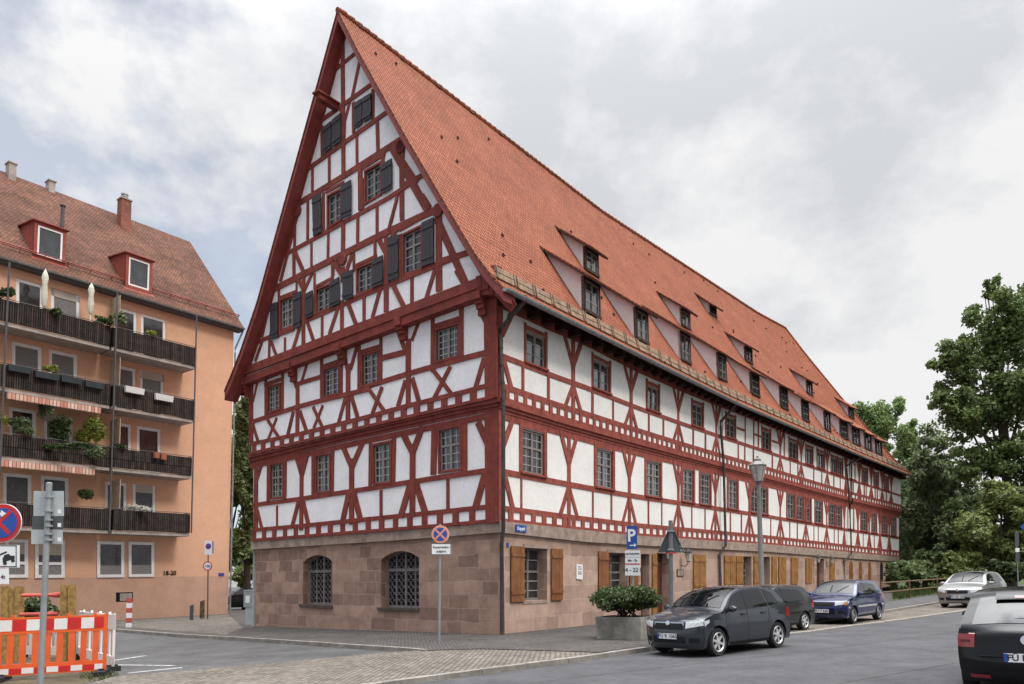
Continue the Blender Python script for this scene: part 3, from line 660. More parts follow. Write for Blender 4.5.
# jetty moulding, gable and long side
jm = MB()
def gmould(mb, ya, yb, f0_, f1_, off, d):
    xs = [251 if off > .1 else 251.5, 300, 350, 400, 450]
    y = lambda x, f: lut(ya, x) + (lut(yb, x) - lut(ya, x)) * f
    P, X = snodes(d + OF1, d + OG1)
    lo = [gp(x, y(x, f0_), off) for x in xs]; hi = [gp(x, y(x, f1_), off) for x in xs]
    a = hv(X[0], y(X[0], f0_), P[0], DG) - NG * d; b = hv(X[0], y(X[0], f1_), P[0], DG) - NG * d
    ribbon(mb, lo + [a], hi + [b], [NG] * 6, d)
for a, b, d in ((0, .3, .05), (.3, .62, .10), (.62, 1.0, .17)): gmould(jm, GY_J1, GY_J2, a, b, OG1, d)
jm.build('jetty_moulding', 'timber', HOUSE)
js = MB()
for a, b, d in ((0, .3, .05), (.3, .62, .10), (.62, 1.0, .17)):
    _cache[(OF1 + d, OF1 + d + (.10 if OF1 + d < .13 else .18))] = snodes(OF1 + d, OG1 + d)
    xs = sxs(OF1 + d); A, Bh, Nn = [], [], []
    for x in xs:
        y0, y1 = lut(Y_J1, x), lut(Y_J2, x); p, n, _ = sp(x, y0 + (y1 - y0) * a, OF1 + d); q, _, _ = sp(x, y0 + (y1 - y0) * b, OF1 + d); A.append(p - n * d); Bh.append(q - n * d); Nn.append(n)
    ribbon(js, A, Bh, Nn, d)
js.build('jetty_moulding', 'timber_side', HOUSE)
# ---------------------------------------------------------------- long side windows and timbers
for wins, U, f, tr in ((sw1, W1U, f1, .4), (sw2, W2U, f2, 0)):
    for (x0, x1) in wins:
        far = x0 > 740; n = f((x0 + x1) / 2, .5)[1]; dbl = 2 if x1 - x0 < 15.9 or x0 < 700 else 4
        q = [f(x0, U[1])[0], f(x1, U[1])[0], f(x1, U[0])[0], f(x0, U[0])[0]]
        window(q, n, HOUSE, lining='timber_side', trans=tr, cols=dbl, pane='pane_bright' if f is f2 or x0 > 590 else 'pane', mun=(2, 3) if tr else (3, 0), sub=0 if (far or not tr) else 1, munt='muntin' if not far else 'sash')
st = MB()
def sbar(f, xa, ua, xb, ub, w=.15, ext=.03):
    a, n, _ = f(xa, ua); b, n2, _ = f(xb, ub); st.bar(a, b, w, n, -.01, jit(), ext)
for f, off, wins, U, mid, sq, lr, hd in ((f1, OF1, sw1, W1U, (.43, .485), (.03, .10), (.10, .148), (.905, 1.0)), (f2, OF2, sw2, W2U, (.435, .495), (0, .11), (.11, .175), (.87, .925))):
    sribbon(st, f, mid[0], mid[1], .030, off=off); sribbon(st, f, lr[0], lr[1], .031, off=off); sribbon(st, f, -.005, .03, .033, off=off)
    if f is f1: sribbon(st, f, hd[0] + .03, 1.0, .029, off=off)
    for x0, x1 in wins:                      # jambs, lintel, sill
        jw = .17 if f is f1 else .12
        for x, s in ((x0, -1), (x1, 1)):
            xx = pxat(x, f, s * jw / 2); sbar(f, xx, mid[1] - .01, xx, .955 if f is f1 else .93, jw)
        a, n, _ = f(x0, U[1] + .028); b, _, _ = f(x1, U[1] + .028); st.bar(a, b, .14, n, -.01, .036, .1)
        a, n, _ = f(x0, U[0] - .008); b, _, _ = f(x1, U[0] - .008); st.bar(a, b, .06, n, -.01, .10, .12)
    posts = [568.5, 629, 678, 715, 749, 780, 805.7, 826.5, 844, 857.7, 869, 879.6, 889] if f is f1 else [572.7, 630.6, 678, 716, 780, 801, 827, 845.5, 859, 871, 882, 891]
    for x in posts:
        sbar(f, x, 0, x, 1.0, .2)
        far = x > 840
        du = .55 if not far else .35
        for s in (-1, 1):
            sbar(f, x, .66, pxat(x, f, s * du), .98, .20)
            sbar(f, x, .44, pxat(x, f, s * du * 1.05), .13, .17)
    sx = ([521, 592.5, 611, 648, 661.5, 691.5, 704.7, 730, 741, 761, 770.5, 789.5, 797, 813.7, 818, 834, 838, 851, 863, 874] if f is f1 else [522.5, 548, 592, 612.8, 648.5, 663, 692.8, 705, 738, 744.5, 753, 772, 790, 797.6, 813.5, 821.5, 833.5, 840, 850, 853, 864, 866, 875, 877, 886])
    for x in sx: sbar(f, x, .14, x, .44, .09 if f is f1 else .13)
    if f is f2:
        for x in (745, 753.5, 784, 758): sbar(f, x, .49, x, 1.0, .12)
        for xa, xb in ((737, 744), (754, 761), (772, 780)): sbar(f, xa, .72, xb, .72, .12)
    # short studs making the row of white squares
    P, X = snodes(off)
    for i in range(3):
        a = f(X[i] + .05, .02)[0]; b = f(X[i+1] - .05, .02)[0]; step = .62 if f is f1 else .50; k = max(1, round((b - a).length / step))
        for j in range(k + 1):
            if i and j == 0: continue
            p = a.lerp(b, j / k); x, _ = proj(p); sbar(f, x, 0, x, sq[1] + .02, .24 if f is f1 else .2)
    if f is f2: sribbon(st, f, .975, 1.07, .034, off=off)
    # corner post
    a, b = [f(X[0] + .02, u)[0] for u in (0, 1.0)]; st.bar(a + SD[0] * .09, b + SD[0] * .09, .20, SNn[0], -.01, .042)
    xx = pxat(X[0], f, .14); sbar(f, xx, 0, xx, 1.0, .26); sbar(f, pxat(X[0], f, .3), .45, pxat(X[0], f, .75), .13, .2); sbar(f, pxat(X[0], f, .25), .70, pxat(X[0], f, .75), .97, .2)
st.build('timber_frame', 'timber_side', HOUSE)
# ---------------------------------------------------------------- eaves: soffit, beam heads, gutter, snow boards, downpipes
so_ = MB(); gt = MB(); xs = sxs(OF2, None, None)
ew = MB()
P0_, X0_ = snodes(OF2)
sof = []
for x in xs:
    p, n, d = f2(x, 1.14); sof.append((p, n, d))
def roofz(P):
    h = bvh.ray_cast(V((P.x, P.y, 40)), V((0, 0, -1))); return h[0].z if h[0] is not None else None
def eavept(P, n, back=0.0):               # the point on the eave line straight out from wall point P
    best = None
    Ev = [s[0] for s in S]
    for a, b in zip(Ev[:-1], Ev[1:]):
        d = (b - a); d2 = V((d.x, d.y, 0)); den = n.x * d2.y - n.y * d2.x
        if abs(den) < 1e-6: continue
        t = ((a.x - P.x) * d2.y - (a.y - P.y) * d2.x) / den; s_ = ((a.x - P.x) * n.y - (a.y - P.y) * n.x) / den
        if -.02 <= s_ <= 1.02: best = a + d * s_
    return best
prev = None
for p, n, d in sof:
    e = eavept(p, n)
    if e is None: continue
    cur = (p + V((0, 0, .05)), e - n * .03 - V((0, 0, .13)), n)
    if prev: so_.face([prev[0], prev[1], cur[1], cur[0]]); so_.face([prev[1], cur[1], cur[1] + V((0,0,.09)), prev[1] + V((0,0,.09))])
    prev = cur
# beam heads
for i in range(3):
    a = f2(X0_[i] + .05, 1.03)[0]; b = f2(X0_[i+1] - .05, 1.03)[0]; L = (b - a).length; k = int(L / .85)
    for j in range(k + 1):
        if i and j == 0: continue
        p = a.lerp(b, j / k); R_ = Matrix((SD[i], SNn[i], V((0, 0, 1)))).transposed(); so_.box(p + SNn[i] * .17, .26, .5, .24, R_)
sribbon(so_, f2, 1.065, 1.16, .20, off=OF2)
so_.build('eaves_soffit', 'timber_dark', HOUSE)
gp_pts = [s[0] for s in S]
def halfpipe(mb, pts, r, dn=V((0, 0, -.08))):
    k = 7; rows = []
    for i, p in enumerate(pts):
        d = (pts[min(i+1, len(pts)-1)] - pts[max(i-1, 0)]); d.z = 0; d.normalize(); n = V((d.y, -d.x, 0)); n = n if n.dot(SNn[0]) > 0 else -n
        c = p + n * r * .9 + dn; rows.append([c + n * math.cos(math.pi + math.pi * t / k) * r + V((0, 0, math.sin(math.pi + math.pi * t / k) * r)) for t in range(k + 1)])
    for a, b in zip(rows[:-1], rows[1:]):
        for j in range(k): mb.face([a[j], b[j], b[j+1], a[j+1]])
    mb.face(rows[0]); mb.face(rows[-1]); return rows
dense = []
for a, b in zip(gp_pts[:-1], gp_pts[1:]): dense += [a.lerp(b, t / 6) for t in range(6)]
dense.append(gp_pts[-1]); halfpipe(gt, dense, .10); gutter = gt.build('gutter', 'zinc', HOUSE, True)
# snow boards
sb = MB(); cnt = 0
for i in range(3):
    a, b = S[i], S[i+1]; L = (b[0] - a[0]).length; k = int(L / 1.0)
    for j in range(k):
        t0, t1 = (j + .04) / k, (j + .96) / k
        def rp(t, s_): A = a[1].lerp(b[1], t); B_ = a[2].lerp(b[2], t); return A.lerp(B_, s_)
        p, q = rp(t0, .2), rp(t1, .2); n = SNn[i]; up = ((rp(t0, 1) - rp(t0, 0)).normalized() * .35 + V((0, 0, 1))).normalized(); nn = up.cross(SD[i]); nn = nn if nn.dot(n) > 0 else -nn
        M = MB(); w_ = up * .17
        for g in (0, 1):
            M.prism([p + up * (g * .20) + nn * .02, q + up * (g * .20) + nn * .02, q + up * (g * .20 + .17) + nn * .02, p + up * (g * .20 + .17) + nn * .02], nn, .0, .05)
        for tt in (0.03, .97):
            c = p.lerp(q, tt); M.bar(c + nn * .02, c + up * .40 + nn * .02, .05, nn, .05, .09)
        M.build('snow_board', 'snow_board', roof)
# downpipes
def pipe(gx, gy, kx, ky, bx, by):
    g_, n, d = sp(gx, gy, EO + .05); k_, _, _ = sp(kx, ky, OF2 + .12); P = [g_ + V((0, 0, .1)), g_ - V((0,0,.05)), k_ + V((0, 0, 0)), k_ - V((0, 0, .25))]
    j2 = V((k_.x, k_.y, sp(kx, lut(Y_J2, kx), OF2)[0].z)); P.append(j2 + n * .08 + V((0,0,.1)))
    P.append(j2 + n * .08 - V((0, 0, .5))); c_ = sp(bx, lut(Y_CORN, bx) - 4, 0)[0]; P.append(V((j2.x, j2.y, c_.z)) + n * .03)
    b_ = sp(bx, by, .1)[0]; P.append(V((b_.x, b_.y, c_.z - .5))); P.append(b_)
    M = MB(); M.tube(P, .065, 10); o = M.build('downpipe', 'pipe_dark', HOUSE, True)
    C = MB()
    for t in (.2, .5, .8):
        q = P[3].lerp(P[4], t); C.lathe(q, [(.075, -.03), (.075, .03)], 10)
    C.build('pipe_clamp', 'pipe_dark', o)
pipe(525, 299, 500.3, 329, 502.6, 634); pipe(736.5, 403, 720.5, 421.8, 721.5, 609); pipe(861.3, 457, 846.5, 466, 845.5, 591.5)
# consoles below the gable beam
for x, y in ((249, 385), (295, 369), (344.5, 351), (405, 326), (484, 300)):
    c = gp(x, y, OG2); M = MB(); R_ = Matrix((DG, NG, V((0, 0, 1)))).transposed()
    for dz, dd, hh in ((.05, .40, .25), (-.12, .30, .14), (-.26, .22, .14), (-.42, .13, .2)): M.box(c + NG * dd / 2 + V((0, 0, dz)), .30 - .02 * dd, dd, hh, R_)
    M.build('console', 'timber', HOUSE)
M = MB(); sz = gp(240, 378, GO)
cz = gp(489, 289, OG2); M.box(cz + V((0,0,.1)), .5, .7, .5, Matrix((DG, NG, V((0, 0, 1)))).transposed())
M.build('corner_console', 'timber', HOUSE)
# hoist beam
c = gp(337, 108.5, GO); M = MB(); R_ = Matrix((DG, NG, V((0, 0, 1)))).transposed()
M.box(c + NG * .42, .22, .95, .2, R_); M.box(c + NG * .46 + V((0, 0, .13)), .36, 1.1, .06, R_)
M.build('hoist_beam', 'timber', HOUSE); 
# ---------------------------------------------------------------- dormers
dorm = [(582.5, 600, 280, 315), (635, 648, 309.6, 341.5), (679, 691, 333, 362), (716, 727.7, 354, 380), (750, 760, 373.5, 395.5), (779, 789, 387, 408.6), (801, 810, 400.5, 421), (823, 832, 411.6, 430.6), (840, 848, 420, 438.5), (852.5, 860, 427, 445), (865, 871.5, 433.5, 450), (876, 881.8, 440, 455),
        (584.4, 598, 251, 273.5), (680, 690.5, 311, 327.5), (745, 752, 348, 362.5), (806, 813, 382, 394.5), (849, 853.5, 408, 418), (709, 716, 307.5, 315.5)]
for di, (x0, x1, yt, yb) in enumerate(dorm):
    xm = (x0 + x1) / 2; h = bvh.ray_cast(CAMP, ray(xm, yb).normalized())
    if h[0] is None: print('dormer miss', di); continue
    P = h[0]; i = 0 if P.x < S[1][0].x - .0 else (1 if xm < 838 else 2)
    n, d = SNn[i], SD[i]; P = P + n * .06
    a, b = hv(x0, yb, P, d), hv(x1, yb, P, d); top = hv(xm, yt, P, d).z; z0 = P.z; W = max(.5, (b - a).length); H = max(.35, top - z0)
    if W > 1.35: W = 1.35
    W *= .74; H *= .86; z0 += .08; zc_ = z0
    c = V((P.x, P.y, z0)); mk = lambda s_, z: c + d * s_ + V((0, 0, z - z0))
    sm = di == 17
    fw = .11; Wf = W + 2 * fw; sl = .80 if not sm else .9
    if sm: sl = .9
    # depth where the dormer roof meets the main roof
    dep = .3
    while dep < 4.5:
        q = c - n * dep; rz_ = roofz(q)
        if rz_ is None or rz_ >= z0 + H + fw + sl * dep: break
        dep += .05
    D_ = empty('dormer', c); D_.parent = HOUSE; D_.location = c - HOUSE.location
    M = MB()      # frame
    zt = z0 + H
    for s_ in (-1, 1): M.bar(mk(s_ * (W / 2 + fw / 2), z0 - .35), mk(s_ * (W / 2 + fw / 2), zt + fw), fw, n, -.12, .02)
    M.bar(mk(-W / 2, zt + fw / 2), mk(W / 2, zt + fw / 2), fw, n, -.12, .018); M.bar(mk(-Wf / 2, z0 - .06), mk(Wf / 2, z0 - .06), .12, n, -.12, .05)
    M.build('frame', 'sash_dark', D_)
    if sm:
        g = MB(); g.face([mk(-W/2, z0), mk(W/2, z0), mk(W/2, zt), mk(-W/2, zt)]); g.build('hatch', 'dark', D_)
    else:
        q = [mk(-W/2, zt), mk(W/2, zt), mk(W/2, z0), mk(-W/2, z0)]; window(q, n, D_, pane='pane_bright', rec=.03, trans=0, mun=(3, 0), sub=0, frame='sash' if di < 4 or di in (12, 13) else 'sash_dark', fw=.05)
    for s_ in (-1, 1):
        ck = MB(); pts_t = []; pts_b = []
        K = 8
        for k in range(K + 1):
            dd = dep * k / K; q = c + d * (s_ * Wf / 2) - n * dd; rz_ = roofz(q) or z0; pts_t.append(V((q.x, q.y, zt + fw + sl * dd))); pts_b.append(V((q.x, q.y, min(rz_ - .05, zt + fw + sl * dd))))
        for k in range(K): ck.face([pts_b[k], pts_b[k+1], pts_t[k+1], pts_t[k]])
        ck.build('cheek', 'cheek', D_)
    R = MB(); ov = .22; fo = .32; A = []
    n2 = (n * sl + V((0, 0, 1))).normalized()
    pa, pb_ = c + d * (-Wf/2 - ov) + n * fo, c + d * (Wf/2 + ov) + n * fo
    pa.z = pb_.z = zt + fw - sl * fo; pc, pd = c + d * (Wf/2 + ov) - n * (dep + .15), c + d * (-Wf/2 - ov) - n * (dep + .15); pc.z = pd.z = zt + fw + sl * (dep + .15)
    R.prism([pa, pb_, pc, pd], n2, .055, .11); R.build('dormer_roof', 'roof_tile', D_)
    R = MB(); R.prism([pa + n*.01 , pb_ + n*.01, pc, pd], n2, .0, .053); R.build('roof_boarding', 'sash_dark', D_)
# snow hooks and vent tiles
def hook(p, i, up, wd, hh, nm):
    hk = MB(); nn = up.cross(SD[i]); nn = nn if nn.z > 0 else -nn; hk.prism([p - SD[i]*wd, p + SD[i]*wd, p + SD[i]*wd*.8 + up*.12, p - SD[i]*wd*.8 + up*.12], nn, 0, hh); hk.build(nm, 'hook_brown', roof)
for k in range(85):
    i = random.choices((0, 1, 2), (5, 8, 2))[0]; t = random.random(); j = random.randint(1, len(rn) - 2); fr = random.random()
    p = S[i][j].lerp(S[i+1][j], t).lerp(S[i][j+1].lerp(S[i+1][j+1], t), fr); up = (S[i][j+1] - S[i][j]).normalized(); hook(p, i, up, .025, .09, 'snow_hook')
for k in range(26):
    i = 0 if k < 9 else 1; t = ((k + .5) / 9) if k < 9 else (k - 8.5) / 17
    p = S[i][-1].lerp(S[i+1][-1], t).lerp(S[i][-2].lerp(S[i+1][-2], t), .07); hook(p, i, (S[i][-1] - S[i][-2]).normalized(), .14, .06, 'vent_tile')
# ---------------------------------------------------------------- ground floor of the long side: doors, windows, shutters, lamps
def fq(x0, x1, u0, u1): return [f0(x0, u1)[0], f0(x1, u1)[0], f0(x1, u0)[0], f0(x0, u0)[0]]
for k, (x0, x1, u0, u1) in enumerate(sop):
    n = f0((x0 + x1) / 2, .5)[1]; q = fq(x0, x1, u0, u1)
    if u0 > 0: window(q, n, HOUSE, rec=.36, trans=.45, mun=(2, 3), sub=0, fw=.08, frame='iron_light')
    else:
        TL, TR, BR, BL = [p - n * .36 for p in q]; M = MB(); M.face([BL, BR, TR, TL]); o = M.build('door', 'door_wood' if k != 2 else 'dark', HOUSE)
        M = MB()
        for t in (.04, .5, .96): M.bar(TL.lerp(TR, t), BL.lerp(BR, t), .09, n, 0, .03)
        M.bar(TL, TR, .1, n, 0, .032); 
        for t in range(-3, 8):   # herringbone boards
            a = BL.lerp(TL, max(0, min(1, t / 8))); b = BR.lerp(TR, max(0, min(1, (t + 2.2) / 8)))
            M.bar(a, b, .02, n, 0, .015)
        M.build('door_boards', 'door_wood', o)
for x0, x1 in ((509.8, 523), (550.3, 561.3), (597.6, 607.6), (628.5, 637)): shutter(fq(x0, x1, .285, .79), SNn[0], HOUSE, 'shutter_wood')
for x0, x1 in ((651.5, 655.8), (692.6, 698.4), (698.8, 704.7), (723.6, 729), (729.4, 734.6), (735.6, 742.2), (753.2, 758.2), (771.3, 776), (778, 781.5), (781.8, 785.2), (790.4, 793.7), (794, 797.2), (805.2, 808), (808.3, 811), (829.4, 834)):
    x = (x0 + x1) / 2; shutter(fq(x0, x1, .285 if x0 > 660 else .02, .79), f0(x, .5)[1], HOUSE, 'shutter_gold', battens=x0 < 760)
for x0, x1 in ((849, 853), (858.7, 862), (868, 871), (880, 882.8)):
    n = f0(x0, .5)[1]; pts = []
    for t in range(9):
        a = math.pi * t / 8; pts.append(f0((x0 + x1) / 2 - math.cos(a) * (x1 - x0) / 2, .62 + .16 * math.sin(a), 0)[0])
    M = MB(); M.prism([f0(x0, .15)[0]] + pts + [f0(x1, .15)[0]], n, -.05, .012); o = M.build('arched_door', 'shutter_wood' if x0 < 875 else 'dark', HOUSE)
# window surrounds in pale stone
sr = MB()
for x0, x1 in ((524, 547.2), (608, 628)):
    n = SNn[0]
    for a, b, w_ in ((f0(x0 - 1, .80)[0], f0(x1 + 1, .80)[0], .12), (f0(x0 - 1, .275)[0], f0(x1 + 1, .275)[0], .10)): sr.bar(a, b, w_, n, -.01, .02)
sr.build('window_surround', 'stone_trim', SST)
# ================================================================ ground
def noise_mat(name, c1, c2, sc, rough=.9, bump=.3, bsc=60, speck=.0, det=8):
    m = mat(name, c1, rough, .1, sc, bump, bsc, col2=c2, var2=.3); return m
noise_mat('asphalt', (.092, .092, .097), (.062, .062, .066), .7, .8, .35, 90)
noise_mat('asphalt_side', (.105, .103, .103), (.07, .069, .07), .9, .85, .35, 80)
noise_mat('soil', (.12, .095, .06), (.05, .045, .03), 2.5, .95, .8, 12)
noise_mat('grass_ground', (.07, .10, .035), (.04, .06, .02), 1.5, .95, .6, 20)
brick('setts', (.25, .22, .19), (.15, .132, .115), (.07, .065, .055), .13, .11, .016, uvrot=.6, bump=.8, var=.35, nsc=.8, smooth=.3, coord='Object')
brick('paving_dark', (.125, .112, .106), (.08, .073, .07), (.05, .047, .045), .11, .10, .012, uvrot=-.65, bump=.5, var=.3, nsc=.6, smooth=.3, coord='Object')
mat('kerb', (.25, .23, .205), .85, .2, 2.5, .4, 20)
mat('white_line', (.42, .42, .41), .8, .3, 6)
def sheet(name, pts, off, m, thick=0):
    M = MB(); P = [hg(x, y, off) for x, y in pts]
    tr = geometry.tessellate_polygon([[V((p.x, p.y, 0)) for p in P]])
    fs = []
    for t in tr:
        a, b, c = [P[i] for i in t]; fs.append(t if (b - a).cross(c - a).z > 0 else t[::-1])
    M.mesh(P, fs)
    if thick:
        for a, b in zip(P, P[1:] + P[:1]): M.face([a, b, b - V((0, 0, thick)), a - V((0, 0, thick))])
    return tag(M.build(name, m), kind='structure')
M = MB(); Rg = 900
nx_ = 12
for i in range(nx_):
    for j in range(nx_):
        q = [(-Rg + 2*Rg*(i+a)/nx_, -Rg + (2*Rg)*(j+b)/nx_) for a, b in ((0,0),(1,0),(1,1),(0,1))]
        M.face([V((x, y, gz(x, y, -KERB))) for x, y in q])
tag(M.build('road', 'asphalt'), kind='structure')
KL = [(384, 682), (480, 669.5), (566, 658.7), (647, 647.4)]                    # kerb beside the main road
K1 = [(60, 625.5), (122, 629.5), (185, 634.5), (250, 638), (330, 643), (400, 647.5), (427, 650)]
KI = [(600, 652), (625, 648.5), (650, 646), (720, 636), (800, 623), (889, 609.7), (937, 602), (1060, 585.5)]
# side street surface, paler and older
sheet('side_street', [(-300, 630)] + K1[:] + [(396, 651.5), (220, 667.5), (116, 676), (60, 692), (-300, 700)], -KERB + .005, 'asphalt_side')
side = sheet('pavement', [(-300, 606), (255, 609)] + [(255, 626), (503, 634), (600, 624), (720, 608.5), (850, 590), (900, 583), (1060, 576)] + KI[::-1] + [(540, 650), (480, 648.5)] + K1[::-1] + [(-300, 640)], 0.0, 'paving_dark', .3)
# lighter setts in front of the flats
sheet('forecourt', [(60, 622)] + [(122, 626.5), (185, 631.5), (225, 634.5), (243, 628), (232, 617.5), (228, 614.5), (115, 620)], .006, 'setts')
cob = sheet('cobbles', [(300, 760), (384, 681)] + [(480, 668.5), (566, 657.7), (646, 646.6)] + [(600, 652.5), (540, 650), (480, 648.5), (427, 650), (396, 651.5), (220, 667.5), (116, 676), (60, 692), (-100, 800)], -.02, 'setts', .2)
sheet('cobbled_parking_strip', [(650, 647.2), (786, 634.5), (920, 617), (980, 608), (1100, 591)] + [(1060, 585.6)] + [(x, y + .1) for x, y in KI[::-1][1:-2]], -KERB + .02, 'setts')
sheet('footpath', [(860, 612.8), (889, 608.7), (937, 601.2), (1060, 584.8), (1060, 580), (935, 594.5), (887, 601.5), (860, 606)], .006, 'asphalt_side')
GR = sheet('grass_verge', [(892, 600.5), (935, 594.3), (1060, 579.8), (1400, 572), (1400, 569.2), (880, 577), (890, 586)], .012, 'grass_ground')
sheet('building_site_soil', [(-300, 720), (60, 690), (112, 676), (100, 655), (60, 640), (-300, 640)], -KERB + .012, 'soil')
def kerb(pts, off, w=.14, top=0.0, lab='kerb', blen=1.0):
    P = [hg(x, y, off) for x, y in pts]; M = MB()
    for a, b in zip(P[:-1], P[1:]):
        L = (b - a).length; k = max(1, int(L / blen)); d = (b - a).normalized(); s_ = V((d.y, -d.x, 0)) * w / 2
        for j in range(k):
            p, q = a + (b - a) * ((j + .006) / k), a + (b - a) * ((j + .994) / k); u = V((0, 0, top + random.uniform(-.004, .004)))
            M.prism([p - s_, q - s_, q + s_, p + s_], V((0, 0, 1)), -.2, u.z)
    return tag(M.build(lab, 'kerb'), kind='structure')
kerb([(300, 695)] + KL, -.02, .16, .012); kerb(K1, 0, .16, .008); kerb([(650, 646.4), (720, 636), (800, 623), (889, 609.7), (937, 602), (1060, 585.5)], 0, .14, .008)
kerb([(650, 647.6), (786, 634.8), (920, 617.3), (980, 608.2), (1100, 591.2)], -KERB, .2, .028)
for i, pts in enumerate(([(106, 661.5), (146, 655.5)], [(112, 664.8), (175, 665.5)], [(128, 673), (182, 667.5)], [(60, 662), (104, 662)])):
    M = MB(); a, b = [hg(x, y, -KERB + .011) for x, y in pts]; d = (b - a).normalized(); s_ = V((d.y, -d.x, 0)) * .06; M.face([a - s_, b - s_, b + s_, a + s_]); tag(M.build('road_marking', 'white_line'), kind='structure')
P_ = hg(478, 638.5, .009); M = MB(); M.lathe(P_, [(.34, -.02), (.34, .0), (.27, .002), (.27, -.004), (.01, -.004)], 20, _n); mat('cast_iron', (.10, .095, .09), .6, .3, 8, .6, 40); tag(M.build('manhole_cover', 'cast_iron'), 'round iron manhole cover in the pavement at the house corner', 'manhole cover')
# patched strips in the road
noise_mat('asphalt_patch', (.082, .08, .08), (.06, .058, .058), 2, .85, .5, 90)
noise_mat('tar_seam', (.075, .075, .076), (.06, .06, .06), 2, .6, .1, 20)
for pts in ([(470, 690), (620, 672), (800, 652), (1000, 626)], [(640, 720), (800, 690), (960, 662)]):
    M = MB(); P = [hg(x, y, -KERB + .006) for x, y in pts]
    for a, b in zip(P[:-1], P[1:]):
        d = (b - a).normalized(); s_ = V((d.y, -d.x, 0)) * .009; M.face([a - s_, b - s_, b + s_, a + s_])
    tag(M.build('road_seam', 'tar_seam'), kind='structure')
# ================================================================ foliage helpers
def leafmat(name, c1, c2, rough=.55):
    m = bpy.data.materials.new(name); m.use_nodes = True; nt = m.node_tree; b = nt.nodes['Principled BSDF']; b.inputs['Roughness'].default_value = rough
    at = N(nt, 'ShaderNodeAttribute'); at.attribute_name = 'tint'
    r = N(nt, 'ShaderNodeValToRGB'); r.color_ramp.elements[0].color = (*c1, 1); r.color_ramp.elements[1].color = (*c2, 1); nt.links.new(at.outputs['Fac'], r.inputs[0]); nt.links.new(r.outputs[0], b.inputs['Base Color'])
    tr = N(nt, 'ShaderNodeBsdfTranslucent'); nt.links.new(r.outputs[0], tr.inputs[0]); mx = N(nt, 'ShaderNodeMixShader'); mx.inputs[0].default_value = .38
    nt.links.new(b.outputs[0], mx.inputs[1]); nt.links.new(tr.outputs[0], mx.inputs[2]); nt.links.new(mx.outputs[0], nt.nodes['Material Output'].inputs[0]); MT[name] = m
leafmat('leaf_maple', (.06, .10, .028), (.19, .26, .075)); leafmat('leaf_poplar', (.11, .17, .05), (.25, .34, .11)); leafmat('leaf_willow', (.09, .13, .055), (.22, .26, .12))
leafmat('leaf_light', (.09, .12, .03), (.22, .26, .075)); leafmat('leaf_dark', (.075, .115, .04), (.21, .26, .10)); leafmat('leaf_shrub', (.03, .052, .014), (.085, .125, .035))
leafmat('leaf_yellow', (.12, .15, .02), (.32, .33, .06)); leafmat('petal_pink', (.5, .08, .15), (.6, .25, .3)); leafmat('petal_white', (.5, .5, .4), (.75, .75, .7)); leafmat('blade', (.05, .09, .02), (.14, .20, .05))
mat('bark', (.12, .095, .075), .9, .3, 6, .6, 20); mat('bark_dark', (.05, .04, .032), .9, .3, 6, .6, 20)
def leaves(name, blobs, n, size, m, parent=None, hollow=.35, elong=1.6, droop=0.0, seed=1):
    """n leaf-sized faces spread through the volume of the given clumps (centre, rx, ry, rz)"""
    g = np.random.default_rng(seed); vol = np.array([b[1] * b[2] * b[3] for b in blobs]) ** .8; pick = g.choice(len(blobs), n, p=vol / vol.sum())
    C = np.array([list(b[0]) for b in blobs])[pick]; R = np.array([b[1:4] for b in blobs])[pick]
    d = g.normal(size=(n, 3)); d /= np.linalg.norm(d, axis=1)[:, None]; rad = (hollow + (1 - hollow) * g.random(n) ** .6)[:, None]
    # ragged edge: clumpy radius
    ph = np.sin(d[:, 0] * 7 + pick) * np.cos(d[:, 1] * 6 + pick * 2) * np.sin(d[:, 2] * 8 + 1) * .28 + 1
    P = C + d * R * rad * ph[:, None]
    nr = d * .6 + g.normal(size=(n, 3)) * .7; nr[:, 2] += .4; nr /= np.linalg.norm(nr, axis=1)[:, None]
    t = g.normal(size=(n, 3)); t[:, 2] -= droop; t -= (t * nr).sum(1)[:, None] * nr; t /= np.linalg.norm(t, axis=1)[:, None] + 1e-9; b = np.cross(nr, t)
    s = (size * (.6 + .8 * g.random(n)))[:, None]
    q = np.stack([P - t * s * elong / 2, P + b * s * .42, P + t * s * elong / 2, P - b * s * .42], 1).reshape(-1, 3)
    me = bpy.data.meshes.new(name); me.vertices.add(4 * n); me.vertices.foreach_set('co', q.ravel()); me.loops.add(4 * n); me.loops.foreach_set('vertex_index', np.arange(4 * n)); me.polygons.add(n); me.polygons.foreach_set('loop_start', np.arange(n) * 4); me.polygons.foreach_set('loop_total', np.full(n, 4)); me.update(calc_edges=True)
    cl = np.sin(P[:, 0] * 1.3) * np.sin(P[:, 1] * 1.1 + 1) * np.sin(P[:, 2] * 1.6 + 2)
    tv = np.clip(.5 + .3 * cl + .28 * g.normal(size=n), 0, 1)
    a = me.attributes.new('tint', 'FLOAT', 'FACE'); a.data.foreach_set('value', tv.astype(np.float32))
    me.materials.append(MT[m]); o = bpy.data.objects.new(name, me); COL.objects.link(o)
    if parent is not None: o.parent = parent; me.transform(parent_mat(parent).inverted())
    return o
